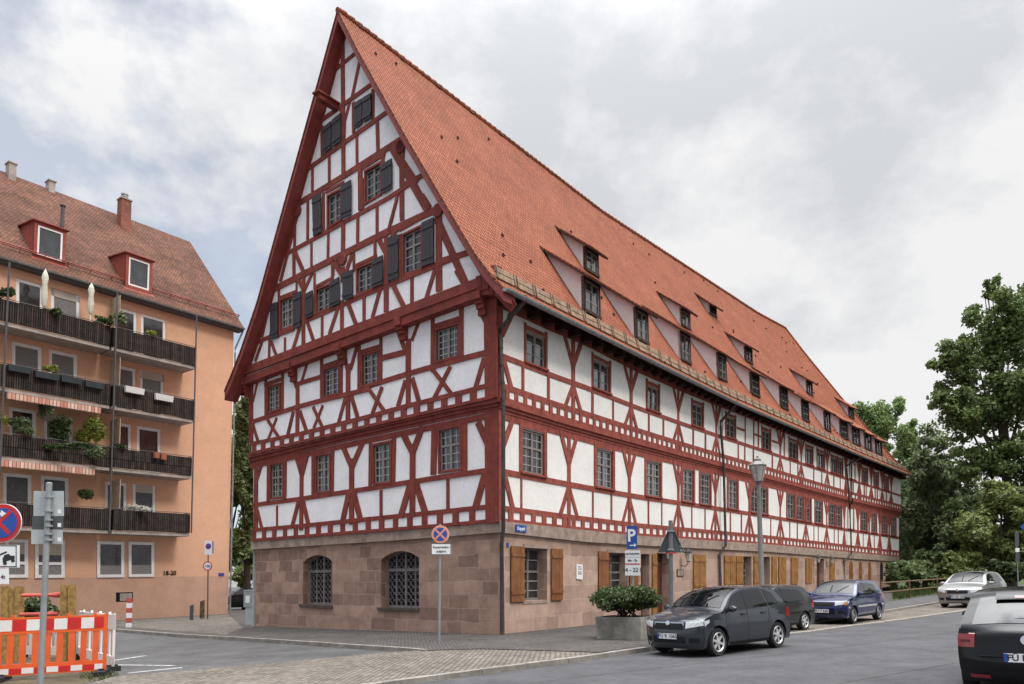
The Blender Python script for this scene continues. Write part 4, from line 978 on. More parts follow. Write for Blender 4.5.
def tree(name, foot, blobs, n, size, m, label, group=None, trunk_r=.25, elong=1.6, hollow=.3, seed=1, droop=0, bark='bark', limbs=7, cat='tree', sub=6):
    root = empty(name, foot, label, cat, group); g = random.Random(seed)
    # break each clump into smaller ones for an uneven outline
    bl = []
    for (c, rx, ry, rz) in blobs:
        bl.append((c, rx * .62, ry * .62, rz * .62))
        for k in range(sub * 2):
            u = V((g.gauss(0, 1), g.gauss(0, 1), g.gauss(0, 1))).normalized(); f = g.uniform(.5, .95); bl.append((c + V((u.x * rx * f, u.y * ry * f, u.z * rz * f)), rx * g.uniform(.16, .34), ry * g.uniform(.16, .34), rz * g.uniform(.12, .28)))
    leaves('crown', bl, n, size, m, root, hollow, elong, droop, seed)
    M = MB(); top = max(b[0].z for b in blobs); cxy = blobs[0][0]
    mid = V(((foot.x + cxy.x) / 2 + .1, (foot.y + cxy.y) / 2, foot.z + (top - foot.z) * .45))
    M.tube([foot - V((0, 0, .2)), foot.lerp(mid, .4) + V((.06, 0, 0)), mid, V((cxy.x, cxy.y, foot.z + (top - foot.z) * .85))], [trunk_r, trunk_r * .8, trunk_r * .6, trunk_r * .15], 9)
    for k in range(limbs):
        b = g.choice(bl)[0]; s = foot.lerp(mid, g.uniform(.5, 1.0)); M.tube([s, s.lerp(b, .5) + V((0, 0, .25)), b], [trunk_r * .35, trunk_r * .2, trunk_r * .06], 6)
    M.build('trunk', bark, root, True)
    return root
def at_depth(px, py, Y):
    r = ray(px, py); return CAMP + r * (Y / r.y)
def blob(px, py, r, Y, ry=None, dy=0):            # clump seen at a pixel with pixel radii, at distance Y
    s = Y / FP; return (at_depth(px, py, Y + dy), r * s, r * s * .9, (ry or r) * s)
def foot_at(px, Y):
    r = ray(px, 600); P = CAMP + r * (Y / r.y); return V((P.x, P.y, gz(P.x, P.y)))
TR = []
tree('poplar_tree', foot_at(880, 92), [blob(880, 422, 26, 92, 34), blob(872, 470, 22, 92, 40), blob(890, 520, 22, 92, 45)], 26000, .24, 'leaf_poplar', 'tall pale green poplar rising directly behind the far end of the long roof', 'trees behind the house', seed=3)
tree('poplar_tree', foot_at(911, 86), [blob(908, 440, 16, 86, 28), blob(910, 480, 14, 86, 40), blob(912, 530, 18, 86, 40)], 15000, .22, 'leaf_poplar', 'narrow poplar between the bushier poplar and the big maple', 'trees behind the house', seed=4)
tree('poplar_tree', foot_at(862, 96), [blob(864, 420, 9, 96, 14), blob(860, 450, 12, 96, 30)], 6000, .22, 'leaf_poplar', 'small poplar top just showing over the roof edge', 'trees behind the house', seed=5)
tree('maple_tree', foot_at(1012, 57), [blob(1000, 330, 42, 57, 42), blob(1035, 310, 40, 57, 38), blob(962, 365, 33, 57, 34), blob(960, 415, 33, 57, 34), blob(1010, 400, 48, 57, 50), blob(1075, 370, 55, 57, 70), blob(985, 460, 38, 57, 30), blob(1040, 470, 45, 57, 45), blob(945, 400, 20, 57, 18), blob(992, 292, 14, 57, 16)], 60000, .24, 'leaf_maple', 'large dark green maple towering over the right edge of the street', 'trees at the right', trunk_r=.42, hollow=.15, seed=6, elong=1.25, limbs=16, bark='bark_dark', sub=8)
tree('willow_tree', foot_at(925, 63), [blob(925, 470, 22, 63, 34), blob(918, 520, 24, 63, 40), blob(942, 500, 24, 63, 44), blob(905, 545, 14, 63, 34), blob(950, 545, 26, 63, 34)], 34000, .2, 'leaf_willow', 'drooping grey green willow against the end of the timbered house', 'trees at the right', seed=7, droop=1.8, elong=3.0, bark='bark_dark')
tree('birch_tree', foot_at(965, 66), [blob(935, 440, 22, 66, 20), blob(948, 470, 22, 66, 24), blob(968, 500, 25, 66, 30)], 4200, .24, 'leaf_dark', 'thin airy tree with sky showing through, left of the maple', 'trees at the right', seed=17, hollow=.3, limbs=22, bark='bark_dark', trunk_r=.18, sub=10)
tree('leafy_tree', foot_at(1000, 52), [blob(1000, 500, 30, 52, 26), blob(975, 530, 30, 52, 30), blob(1030, 520, 38, 52, 34), blob(1015, 550, 40, 52, 26), blob(960, 565, 26, 52, 20), blob(1075, 520, 45, 52, 50)], 42000, .19, 'leaf_light', 'yellowish green tree in front of the maple, above the silver car', 'trees at the right', seed=8)
tree('leafy_tree', foot_at(975, 60), [blob(968, 520, 34, 60, 40), blob(1000, 545, 40, 60, 30), blob(940, 565, 30, 60, 22), blob(1060, 540, 50, 60, 40)], 30000, .24, 'leaf_dark', 'dark tree filling the shade behind the silver car', 'trees at the right', seed=9)
tree('shrub', foot_at(918, 54), [blob(915, 572, 24, 54, 15), blob(945, 575, 22, 54, 14), blob(893, 575, 10, 54, 14)], 7000, .2, 'leaf_dark', 'dark shrubs growing over the railing by the house end', 'shrubs at the right', trunk_r=.06, seed=10, cat='shrub', limbs=3)
tree('shrub', foot_at(990, 50), [blob(975, 578, 22, 50, 10), blob(1010, 572, 26, 50, 15), blob(1050, 570, 30, 50, 18)], 7000, .2, 'leaf_shrub', 'green hedge shrub behind the silver car', 'shrubs at the right', trunk_r=.06, seed=11, cat='shrub', limbs=3)
tree('garden_tree', foot_at(246, 52), [blob(246, 420, 17, 52, 28), blob(240, 470, 18, 52, 40), blob(256, 500, 16, 52, 40), blob(244, 545, 18, 52, 22)], 16000, .26, 'leaf_dark', 'dark tree seen in the gap between the flats and the timbered house', trunk_r=.3, seed=12, bark='bark_dark')
tree('shrub', foot_at(246, 56), [blob(244, 575, 16, 56, 12), blob(262, 570, 14, 56, 12)], 3000, .2, 'leaf_light', 'light shrub at ground level in the gap between the two buildings', trunk_r=.05, seed=13, cat='shrub', limbs=3)
tree('garden_tree', foot_at(222, 75), [blob(232, 470, 30, 75, 60), blob(255, 520, 26, 75, 40)], 9000, .3, 'leaf_maple', 'further tree closing the gap behind the dark tree', trunk_r=.3, seed=14, bark='bark_dark')
# unseen trees added around the viewer so windows and car paint mirror something dark
for i, (x, y, h) in enumerate(((24, 15, 10), (31, 25, 11), (40, 35, 11), (51, 47, 11), (21, 4, 10), (20, -9, 9), (9, -14, 9), (-6, -15, 8))):
    f_ = V((x, y, gz(x, y))); c_ = f_ + V((0, 0, h * .52)); tree('reflection_tree', f_, [(c_, 3.6, 3.6, h * .46), (c_ - V((0, 0, h * .3)), 3, 3, 2), (c_ + V((1.5, 1, 1)), 2.2, 2.2, 2), (c_ - V((1.6, 1, .5)), 2.2, 2.2, 2)], 5000, .45, 'leaf_maple', 'unseen tree added outside the view to darken reflections in windows and car paint', 'unseen trees added for reflections', seed=60 + i, limbs=3)
# far line of trees, too dense to count, closing the horizon to the right and left
fb = [blob(x, 552 + random.uniform(-8, 6), 20, 130, 18) for x in range(880, 1300, 16)]
tag(leaves('tree_belt', fb, 16000, .7, 'leaf_dark', seed=15), 'distant belt of dark trees closing the view beyond the street', None, None, 'stuff')
fb = [blob(x, 556 + random.uniform(-8, 6), 20, 130, 16) for x in range(-100, 300, 16)]
tag(leaves('tree_belt', fb, 9000, .7, 'leaf_dark', seed=16), 'distant belt of trees behind the flats', None, None, 'stuff')
# grass blades
def blades(name, px0, px1, pya, pyb, n, h, m='blade', off=.01, seed=2):
    g = random.Random(seed); M = MB()
    for _ in range(n):
        x = g.uniform(px0, px1); y = g.uniform(pya(x), pyb(x)); p = hg(x, y, off); a = g.uniform(0, 6.28); hh = h * g.uniform(.5, 1.3); d = V((math.cos(a), math.sin(a), 0)); M.face([p - d * h * .10, p + d * h * .10, p + V((g.uniform(-.08, .08), g.uniform(-.08, .08), hh))])
    return M.build(name, m)
MT['blade_flat'] = mat('blade_flat', (.07, .095, .03), .8, .3, 2)
tag(blades('grass', 893, 1020, lambda x: 600.5 - (x - 893) * .14 - 12, lambda x: 600 - (x - 893) * .14, 5000, .28, 'blade_flat'), kind='stuff')
tag(blades('weeds', 80, 118, lambda x: 672, lambda x: 682, 260, .10, 'blade_flat', -KERB), kind='stuff')
tag(blades('weeds', 270, 425, lambda x: 641 + (x - 270) * .055, lambda x: 642 + (x - 270) * .055, 420, .025, 'blade_flat', -KERB + .01, 5), kind='stuff')
tag(blades('weeds', 655, 850, lambda x: 646.6 - (x - 655) * .108, lambda x: 648 - (x - 655) * .11, 260, .03, 'blade_flat', -KERB + .01, 6), kind='stuff')
tag(blades('weeds', 600, 650, lambda x: 643, lambda x: 650, 260, .018, 'blade_flat', 0, 8), kind='stuff')
# ================================================================ the block of flats
mat('render_orange', (.70, .405, .262), .9, .04, 1.2, .3, 60); mat('render_pink', (.56, .345, .25), .9, .06, 1.2, .3, 60)
mat('white_frame', (.80, .79, .78), .5, .04, 3); mat('concrete', (.40, .35, .31), .9, .15, 2, .3, 20); mat('post_grey', (.10, .095, .10), .6, .1, 3)
brick('slats', (.085, .064, .055), (.035, .027, .024), (.006, .005, .005), .10, 4.0, .018, off=0, bump=.8, var=.5, nsc=3)
mat('red_metal', (.30, .075, .055), .6, .15, 3, col2=(.22, .055, .042)); brick('chimney_brick', (.36, .12, .08), (.26, .085, .06), (.2, .15, .12), .25, .08, .012, var=.3)
mat('steel', (.55, .56, .57), .3, .1, 4, metal=.8); mat('blind', (.48, .43, .36), .8, .05, 3); mat('screen', (.42, .33, .24), .7, .1, 3); mat('curtain', (.22, .215, .21), .9, .1, 9)
A0 = hg(228, 613.8); DA = vdir(1055); NA = outn(DA, A0)
FL = empty('block_of_flats', A0, 'orange rendered block of flats with dark slatted balconies and tiled roof', 'apartment building')
def ap(px, py, off=0.0): return hv(px, py, A0 + NA * off, DA)
def vy(x1, y1, x2): return 567.2 + (y1 - 567.2) * (1055 - x2) / (1055 - x1)
ev0 = ap(244, 327.5, .5); XL = -170
rw = []
for row in ([(16, 44, 277.5), (51, 80, 287.5), (114, 137, 305.8), (141, 166, 313)], [(12, 42, 341), (49, 77.5, 349), (114, 136, 364.3), (140, 164, 369.6)], [(9, 36.5, 406.7), (44, 73, 412.6), (110, 131.6, 421.3), (137, 161, 425.7)], [(3, 32, 472.5), (41, 69, 475.5), (105, 127, 481.3), (133, 156, 484)]):
    for x0, x1, y in row: rw.append((x0, x1, y, y + 45, 1))
    for k in (1, 2): rw.append((row[0][0] - 65 * k, row[0][1] - 65 * k, vy(row[0][0], row[0][2], row[0][0] - 65 * k), vy(row[0][0], row[0][2], row[0][0] - 65 * k) + 50, 1))
for x0, x1, y0, y1 in ((5, 28, 539, 577.8), (35, 64.5, 540, 578), (97, 124, 541.2, 577.5), (128.5, 154, 541.7, 577), (-70, -40, 536, 580)): rw.append((x0, x1, y0, y1, 0))
def aq(x0, x1, y0, y1, off=0.0): return [ap(x0, y0, off), ap(x1, vy(x0, y0, x1), off), ap(x1, vy(x0, y1, x1), off), ap(x0, y1, off)]
zt = ap(236, vy(244, 327.5, 236) + 6, 0).z
YB = [(XL, 592.5), (71.6, 578.5), (228, 576)]
W_ = MB(); L_ = MB(); xr = 228.0
endp = lambda z: V((A0.x, A0.y, z)); farp = lambda z: V((ap(XL, 600).x, ap(XL, 600).y, z)); zb = ap(228, 576).z
hs = [aq(*w[:4]) for w in rw if w[4]]; wall_holes(W_, [farp(zb), endp(zb), endp(zt), farp(zt)], [h for h in hs if min(p.z for p in h) > zb], NA)
hl = [aq(*w[:4]) for w in rw if not w[4]]
for h in hs: reveal(W_, h, NA, .14)
# ground floor windows straddle the colour break: keep the break under the sills
W_.build('wall', 'render_orange', FL)
for o in list(FL.children): pass
L_.prism([farp(A0.z - .6), endp(A0.z - .6), endp(zb - .002), farp(zb - .002)], NA, -.1, .012); L_.build('plinth', 'render_pink', FL)
DP = 11.0
E_ = MB(); b0, b1 = endp(0) - NA * DP, farp(0) - NA * DP
z_ = lambda p, z: V((p.x, p.y, z))
E_.face([endp(A0.z - .6), z_(b0, A0.z - .6), z_(b0, zt), endp(zt)]); E_.face([z_(b0, A0.z - .6), z_(b1, A0.z - .6), z_(b1, zt), z_(b0, zt)]); E_.face([farp(A0.z - .6), z_(b1, A0.z - .6), z_(b1, zt), farp(zt)])
# roof
rr = ray(190, 241.8); q = isect(V((CAMP.x, CAMP.y, 0)), V((rr.x, rr.y, 0)).normalized(), V((ev0.x, ev0.y, 0)), NA); rend = hv(190, 241.8, V((q.x, q.y, 0)), DA)
wr = (V((ev0.x, ev0.y, 0)) - V((rend.x, rend.y, 0))).length
evL = ap(XL, vy(244, 327.5, XL), .5); rL = hv(XL - 10, vy(190, 241.8, XL - 10), V((rend.x, rend.y, 0)), DA)
evL = ev0 + DA * ((rL - rend).dot(DA)); evL.z = ev0.z
rL.z = rend.z
RB = rend - NA * wr; RB.z = ev0.z; RBL = rL - NA * wr; RBL.z = ev0.z
R = MB(); R.face([evL, ev0, rend, rL]); R.face([RBL, RB, rend, rL][::-1]); up = V((0, 0, -.12))
R.face([evL, ev0, ev0 + up, evL + up]); R.face([ev0, rend, rend + up, ev0 + up]); R.face([rend, RB, RB + up, rend + up]); aroof = R.build('roof', 'old_roof_tile', FL)
E_.face([endp(zt), z_(b0, zt), V((rend.x, rend.y, rend.z - .3)) + DA * -.3]); E_.build('side_wall', 'render_orange', FL)
R = MB(); R.prism([evL + up, ev0 + up, ev0 + up - NA * .6 - V((0, 0, .02)), evL + up - NA * .6 - V((0, 0, .02))], V((0, 0, 1)), -.12, -.01); R.build('eaves_board', 'post_grey', FL)
g = MB(); halfpipe(g, [evL.lerp(ev0, t / 8) for t in range(9)], .09); g.build('gutter', 'zinc', FL)
M = MB()
k = int((ev0 - evL).length / .22); nrm_r = (rend - ev0).cross(DA).normalized(); nrm_r = nrm_r if nrm_r.z > 0 else -nrm_r; sd = (rend - ev0).normalized()
# snow rail
a, b = evL + sd * 1.0 + nrm_r * .12, ev0 + sd * 1.0 + nrm_r * .12; M.tube([a, b], .03, 6); M.tube([a + nrm_r * .1, b + nrm_r * .1], .03, 6)
for t in range(0, 18): p = a.lerp(b, t / 17); M.bar(p - nrm_r * .12, p + nrm_r * .14, .03, DA * -1, 0, .03)
M.build('snow_rail', 'red_metal', aroof)
M = MB(); P = [ap(243, 331, .35), ap(242.5, 352, .08), ap(230, 612, .08)]; P[1] = V((P[2].x, P[2].y, P[1].z)); M.tube([P[0], P[1] + V((0,0,.1)), P[1] - V((0, 0, .2)), P[2]], .055, 8); M.build('downpipe', 'zinc', FL, True)
for i, (x0, x1, y0, y1, up_) in enumerate(rw):
    if up_:
        o = window(aq(x0, x1, y0, y1), NA, FL, rec=.08, trans=0, cols=1, sub=0, mun=(1, 0), frame='white_frame', fw=.16, pane='pane')
        if 6 <= i <= 9 or i in (1, 13): q = aq(x0 + 2, x1 - 2, y0 + 3, y1 - 4, -.085); M = MB(); M.face([q[3], q[2], q[1], q[0]]); M.build('curtain', 'curtain', o)
        if i % 4 == 1:
            q = aq(x0, x1, y0, y0 + 8, -.07); M = MB(); M.prism([q[3], q[2], q[1], q[0]], NA, -.01, .02); M.build('roller_blind', 'blind' if i % 2 else 'post_grey', o)
    else:
        o = window(aq(x0, x1, y0, y1, .06), NA, FL, rec=0, trans=.62 if x0 < 70 else 0, cols=1, sub=0, mun=(1, 1), frame='white_frame', fw=.15)
        q = aq(x0 + 3, x1 - 3, y1 - 12 , y1 - 3, .05); M = MB(); M.face([q[3], q[2], q[1], q[0]]); M.build('curtain', 'curtain', o)
        if x0 < 70: q = aq(x0 + 2.5, x1 - 2, y0 + 2, y0 + 15, .05); M = MB(); M.face([q[3], q[2], q[1], q[0]]); M.build('roller_blind', 'blind', o)
M = MB(); q = aq(116, 133, 592.5, 602, .02); M.prism([q[3], q[2], q[1], q[0]], NA, -.05, .0); o = M.build('cellar_window', 'dark', FL)
for t, x0 in ((0, 120),):
    M = MB(); q = aq(120, 132, 593.5, 601, .025); M.prism([q[3], q[2], q[1], q[0]], NA, -.02, .0); M.build('pane', 'concrete', o)
# balconies
BO = 1.35
brows = [(196, 348.2, 366), (194.4, 400.9, 419.5), (192, 457.9, 475.6), (190.3, 514.3, 533)]
for bi, (xr_, yt_, yb_) in enumerate(brows):
    for (xa, xb) in ((113, xr_), (-55, 110.5), (-165, -58)):
        TLq = ap(xa, vy(xr_, yt_, xa), BO); TRq = ap(xb, vy(xr_, yt_, xb), BO); BRq = z_(TRq, ap(xb, vy(xr_, yb_, xb), BO).z); BLq = z_(TLq, BRq.z); TLq.z = TRq.z
        bal = empty('balcony', BLq); bal.parent = FL; bal.location = BLq - FL.location
        M = MB(); M.prism([BLq, BRq, TRq, TLq], NA, -.06, 0)
        M.prism([BRq, BRq - NA * (BO - .02), TRq - NA * (BO - .02), TRq], DA, -.06, 0.0); M.prism([BLq, BLq - NA * (BO - .02), TLq - NA * (BO - .02), TLq], DA, 0, .06)
        M.build('railing', 'slats', bal)
        M = MB(); M.tube([TLq + V((0, 0, .06)), TRq + V((0, 0, .06))], .02, 6); M.tube([TRq + V((0, 0, .06)), TRq - NA * BO + V((0, 0, .06))], .02, 6)
        M.build('handrail', 'post_grey', bal)
        M = MB(); lo = V((0, 0, -.02)); M.prism([BLq + lo - NA * BO, BRq + lo - NA * BO, BRq + lo - NA * .05, BLq + lo - NA * .05], V((0, 0, 1)), -.17, .0); M.build('slab', 'concrete', bal)
for xt, yt_, xb_, yb_ in ((9.5, 262, 4, 533), (117.5, 293, 106, 533), (196.7, 315, 188.5, 533)):
    p = ap(xt, yt_, BO + .04); q = z_(p, ap(xb_, yb_, BO).z); M = MB(); M.tube([p, q], .045, 8); M.build('balcony_post', 'post_grey', FL, True)
for bi, y in enumerate((300, 361, 421, 481)):       # privacy screens
    p = ap(110.5, y, .1); M = MB(); h = V((0, 0, 1.55)); M.prism([p - h, p - h + NA * 1.1, p + NA * 1.1, p], DA, -.02, .02); M.build('privacy_screen', 'screen', FL)
mat('awning_cloth', (.62, .45, .36), .8, .08, 3)
brick('awning_stripe', (.70, .55, .45), (.50, .22, .16), (.3, .12, .09), .16, 4, .02, off=0, bump=0, var=.08)
for x0, x1, y0, y1 in ((7, 101, 392, 413.5), (-6, 95, 459, 474)):
    a, b = ap(x0, y0, BO + .05), ap(x1, vy(x0, y0, x1), BO + .05); M = MB(); K = 34
    for i in range(K):
        p, q = a.lerp(b, i / K), a.lerp(b, (i + 1) / K); dz = -.26
        M.face([p, q, q + V((0, 0, dz)) , p + q * 0 + V((0, 0, dz))]); m_ = p.lerp(q, .5); M.face([p + V((0, 0, dz)), q + V((0, 0, dz)), m_ + V((0, 0, dz - .07))])
    M.face([a, b, b - NA * .9 + V((0, 0, .12)), a - NA * .9 + V((0, 0, .12))]); M.build('awning', 'awning_stripe', FL)
# roof furniture
arv = BVHTree.FromPolygons([evL, ev0, rend, rL], [(0, 1, 2, 3)])
def onroof(px, py):
    h = arv.ray_cast(CAMP, ray(px, py).normalized()); return h[0]
for (x0, x1, yt_, yb_, yr) in ((33, 65, 220, 256, 11), (125, 151.5, 252.5, 286.5, 8)):
    P = onroof(x0, yb_); pl = lambda x, y: hv(x, y, P, DA); W1 = (pl(x1, yb_ + yr) - P).dot(-DA); W1 = abs(W1); H1 = pl(x0, yt_).z - P.z
    D_ = empty('roof_dormer', P); D_.parent = FL; D_.location = P - FL.location; dd = DA; mk = lambda s_, z: P + dd * s_ + V((0, 0, z))
    M = MB(); fw = .16
    M.bar(mk(fw/2, 0), mk(fw/2, H1), fw, NA, -.1, .03); M.bar(mk(W1 - fw/2, 0), mk(W1 - fw/2, H1), fw, NA, -.1, .03); M.bar(mk(fw, H1 - fw/2), mk(W1 - fw, H1 - fw/2), fw, NA, -.1, .028); M.bar(mk(fw, fw/2), mk(W1 - fw, fw/2), fw, NA, -.1, .028)
    sl = .12; dep = H1 / ((rend.z - ev0.z) / wr - sl)
    for s_ in (0, W1):
        M.face([mk(s_, 0), mk(s_, H1), mk(s_, H1 + sl * dep) - NA * dep])
    M.prism([mk(-.12, H1), mk(W1 + .12, H1), mk(W1 + .12, H1 + sl * dep) - NA * dep, mk(-.12, H1 + sl * dep) - NA * dep], V((0, 0, 1)), .003, .06)
    M.prism([mk(-.12, H1 - .0) + NA * .15, mk(W1 + .12, H1) + NA * .15, mk(W1 + .12, H1), mk(-.12, H1)], V((0, 0, 1)), .001, .055)
    M.prism([mk(-.1, -.02), mk(W1 + .1, -.02), mk(W1 + .1, -.3) + NA * .22, mk(-.1, -.3) + NA * .22], NA, .0, .03)
    M.build('dormer_frame', 'red_metal', D_)
    window([mk(fw, H1 - fw), mk(W1 - fw, H1 - fw), mk(W1 - fw, fw), mk(fw, fw)], NA, D_, rec=.02, trans=0, cols=1, sub=0, mun=(1, 0), frame='white_frame', fw=.09)
def chimney(x0, x1, yt_, yb_, dpt, m, cap=True, on=None):
    P = onroof((x0 + x1) / 2, yb_) or rend.lerp(rL, .5); a, b = hv(x0, yb_, P, DA), hv(x1, yb_, P, DA); W1 = abs((b - a).dot(DA)) * .8; H1 = hv((x0 + x1) / 2, yt_, P, DA).z - P.z
    M = MB(); R_ = Matrix((DA, NA, V((0, 0, 1)))).transposed(); M.box(P - NA * dpt / 2 + V((0, 0, H1 / 2 - .4)), W1, dpt, H1 + .8, R_); o = M.build('chimney', m, aroof)
    M = MB(); M.box(P - NA * dpt / 2 + V((0, 0, H1 + .03)), W1 + .1, dpt + .1, .08, R_); M.build('chimney_cap', 'concrete', o)
    if cap:
        M = MB(); c = P - NA * dpt / 2 + V((0, 0, H1)); M.lathe(c, [(.16, 0), (.16, .22), (.2, .22), (.2, .26), (.14, .27), (.14, .36), (.22, .36), (.22, .42), (.02, .48)], 12); M.build('flue', 'steel', o, True)
chimney(119.5, 132, 199, 230, .55, 'chimney_brick'); chimney(7.5, 17, 163, 180, .5, 'concrete', False); chimney(48, 56, 181, 192.5, .5, 'concrete', False)
P = onroof(62, 228); M = MB(); h = hv(62, 206, P, DA).z - P.z; M.tube([P - V((0, 0, .3)), P + V((0, 0, h))], .10, 8); M.lathe(P + V((0, 0, h)), [(.16, 0), (.16, .06), (.02, .12)], 10); M.build('vent_pipe', 'post_grey', aroof, True)
text('18-20', .34, ap(169.5, 573.3, .03), DA * (1 if (ray(170,573).cross(V((0,0,1)))).dot(DA) > 0 else -1), V((0, 0, 1)), NA, 'dark', FL, 'house_number', bold=.01)
# balcony plants and boxes
def plant(px, py, Y_off, rx, rz, n, size, m, label, cat='potted plant', name='balcony_plant', group='plants on the balconies', seed=1, pot=False):
    pot = False; g_ = random.Random(seed); n = int(n * 2.4); size *= .75
    c = ap(px, py, Y_off); s = (c - CAMP).y / FP; root = empty(name, c - V((0, 0, rz * s)), label, cat, group)
    leaves('foliage', [(c + V((g_.uniform(-.8, .8) * rx * s, 0, g_.uniform(-.7, .6) * rz * s)), rx * s * g_.uniform(.12, .4), .16, rz * s * g_.uniform(.2, .6)) for _ in range(20)], n, size, m, root, .1, 1.8, 0, seed)
    if pot: M = MB(); b = c - V((0, 0, rz * s + .12)); M.lathe(b, [(.10, -.12), (.15, .12), (.13, .12)], 10); M.build('pot', 'red_metal', root, True)
    return root
for a in ((92, 430, BO - .15, 16, 13, 1300, .12, 'leaf_yellow', 'big yellow green bushy plant on the second balcony row beside the dark post'), (60, 428, BO - .2, 11, 15, 700, .12, 'leaf_shrub', 'tall green plant in the middle of the planted balcony'), (46, 405, BO - .3, 8, 12, 500, .1, 'leaf_willow', 'wispy climbing plant reaching up to the awning'),
          (20, 425, BO - .15, 13, 10, 800, .1, 'leaf_willow', 'grey green bush at the left of the planted balcony'), (1, 420, BO - .15, 7, 9, 500, .1, 'leaf_yellow', 'yellow flowering plant at the left edge of the picture'), (50, 446, BO + .12, 46, 4, 1500, .09, 'leaf_shrub', 'trailing greenery along the rail of the planted balcony'),
          (90, 452, BO + .12, 16, 6, 500, .09, 'leaf_willow', 'trailing blue green plant hanging over the rail'), (6, 292, BO - .2, 9, 6, 400, .1, 'leaf_shrub', 'bush at the left end of the top balcony'), (50, 311, BO - .1, 12, 4, 400, .09, 'leaf_shrub', 'low green plants along the top balcony rail'),
          (103, 320, BO - .15, 11, 6, 500, .1, 'leaf_shrub', 'leafy plant beside the screen on the top balcony'), (120, 318, BO - .15, 6, 7, 350, .1, 'leaf_willow', 'leafy plant right of the dark post on the top balcony'), (87, 494, BO - .2, 8, 5, 350, .12, 'leaf_shrub', 'palm like plant on the lowest balcony'),
          (140, 508, BO + .05, 15, 4, 500, .08, 'petal_white', 'white flowers over the rail of the lowest balcony'), (50, 368, BO - .05, 8, 4, 300, .08, 'leaf_yellow', 'yellow flowers in a box on the third balcony'), (118, 446, BO - .1, 9, 3, 250, .08, 'leaf_shrub', 'low green plant on the rail right of the post'), (151, 333, BO - .05, 6, 3, 200, .08, 'leaf_yellow', 'small yellow plant on the rail of the top balcony')):
    plant(*a, seed=int(a[0]) + 7, pot=a[3] < 13)
mat('box_green', (.045, .055, .06), .6, .1, 3); mat('box_white', (.7, .68, .65), .6, .05, 3); mat('terracotta', (.38, .14, .08), .8, .1, 3)
for x0, x1, y0, m, lab in ((7, 30, 364.5, 'box_green', 'dark flower box, leftmost on the third balcony rail'), (34, 58, 371, 'box_green', 'dark flower box with yellow flowers on the third balcony rail'), (60, 80, 375.5, 'box_green', 'dark flower box between two others on the third balcony rail'), (84, 103, 380.5, 'box_green', 'dark flower box nearest the post on the third balcony rail'),
                       (124, 143, 386, 'box_white', 'long white flower box left of the two on the right balcony'), (154, 172, 393.5, 'box_white', 'long white flower box nearest the end of the right balcony'), (153, 158, 452, 'terracotta', 'terracotta pot left of its twin on the second balcony rail'), (160, 165, 453.5, 'terracotta', 'terracotta pot right of its twin on the second balcony rail')):
    q = aq(x0, x1, y0, y0 + 6, BO + .05); M = MB(); a, b = q[3].lerp(q[2], .03) - V((0,0,0)), q[3].lerp(q[2], .97)
    M.mesh([q[3].lerp(q[2], .03), q[3].lerp(q[2], .97), q[1], q[0], q[3].lerp(q[2], .03) + NA * .16, q[3].lerp(q[2], .97) + NA * .16, q[1] + NA * .2, q[0] + NA * .2], [(0, 1, 2, 3), (4, 5, 6, 7), (0, 4, 7, 3), (1, 5, 6, 2), (0, 1, 5, 4)])
    r_ = M.build('flower_box' if x1 - x0 > 8 else 'flower_pot', m); tag(r_, lab, 'flower box' if x1 - x0 > 8 else 'flower pot', 'boxes on the balcony rails')
mat('parasol_cloth', (.62, .60, .50), .8, .1, 8)
for x, y0, y1, lab in ((44, 269, 306, 'folded cream parasol near the left of the top balcony'), (90.5, 283, 313, 'folded cream parasol nearer the post on the top balcony')):
    p = ap(x, y1, BO - .3); h = ap(x, y0, BO - .3).z - p.z; r_ = empty('parasol', p - V((0, 0, .6)), lab, 'parasol', 'folded parasols on the top balcony'); M = MB()
    M.lathe(p, [(.07, -.05), (.12, h * .05), (.15, h * .3), (.11, h * .6), (.16, h * .78), (.10, h * .9), (.02, h)], 9); M.build('canopy', 'parasol_cloth', r_, True)
    M = MB(); M.tube([p - V((0, 0, .6)), p + V((0, 0, h * 1.02))], .02, 6); M.build('pole', 'white_frame', r_)
# ================================================================ street furniture
mat('galv', (.33, .35, .36), .45, .12, 4, metal=.4); mat('sign_back', (.085, .095, .10), .6, .08, 3); mat('sign_back_light', (.42, .45, .46), .5, .1, 3)
mat('sign_white', (.78, .78, .78), .5, .02, 3); mat('sign_red', (.50, .02, .025), .45, .05, 3); mat('sign_blue', (.015, .07, .32), .45, .05, 3); mat('sign_black', (.02, .02, .02), .5, .05, 3); mat('sign_peach', (.72, .26, .16), .5, .05, 3)
mat('pole_grey', (.14, .14, .145), .5, .1, 4)
class Bill:
    def __init__(s, P, d=None): s.P = P; s.d = (d or V((1, 0, 0))).normalized(); s.n = outn(s.d, P); s.u = V((-s.n.y, s.n.x, 0)); s.z = V((0, 0, 1))
    def p(s, x, y, off=0.0): return hv(x, y, s.P + s.n * off, s.d)
    def m(s, px): return px * (s.P - CAMP).y / FP
def plate(B_, x0, y0, x1, y1, m, parent, name='sign_plate', off=.06, th=.012, border=None):
    M = MB(); M.prism([B_.p(x0, y1, off), B_.p(x1, y1, off), B_.p(x1, y0, off), B_.p(x0, y0, off)], B_.n, -th, 0); o = M.build(name, m, parent); return o
def disc(B_, x, y, r, m, parent, off, name='sign_face', th=.004, k=28):
    c = B_.p(x, y, off); M = MB(); M.lathe(c, [(r, -th), (r, 0)], k, B_.n); return M.build(name, m, parent)
def barp(B_, x0, y0, x1, y1, w, m, parent, off, name='sign_stripe'):
    M = MB(); M.bar(B_.p(x0, y0, 0), B_.p(x1, y1, 0), w, B_.n, off, off + .003); return M.build(name, m, parent)
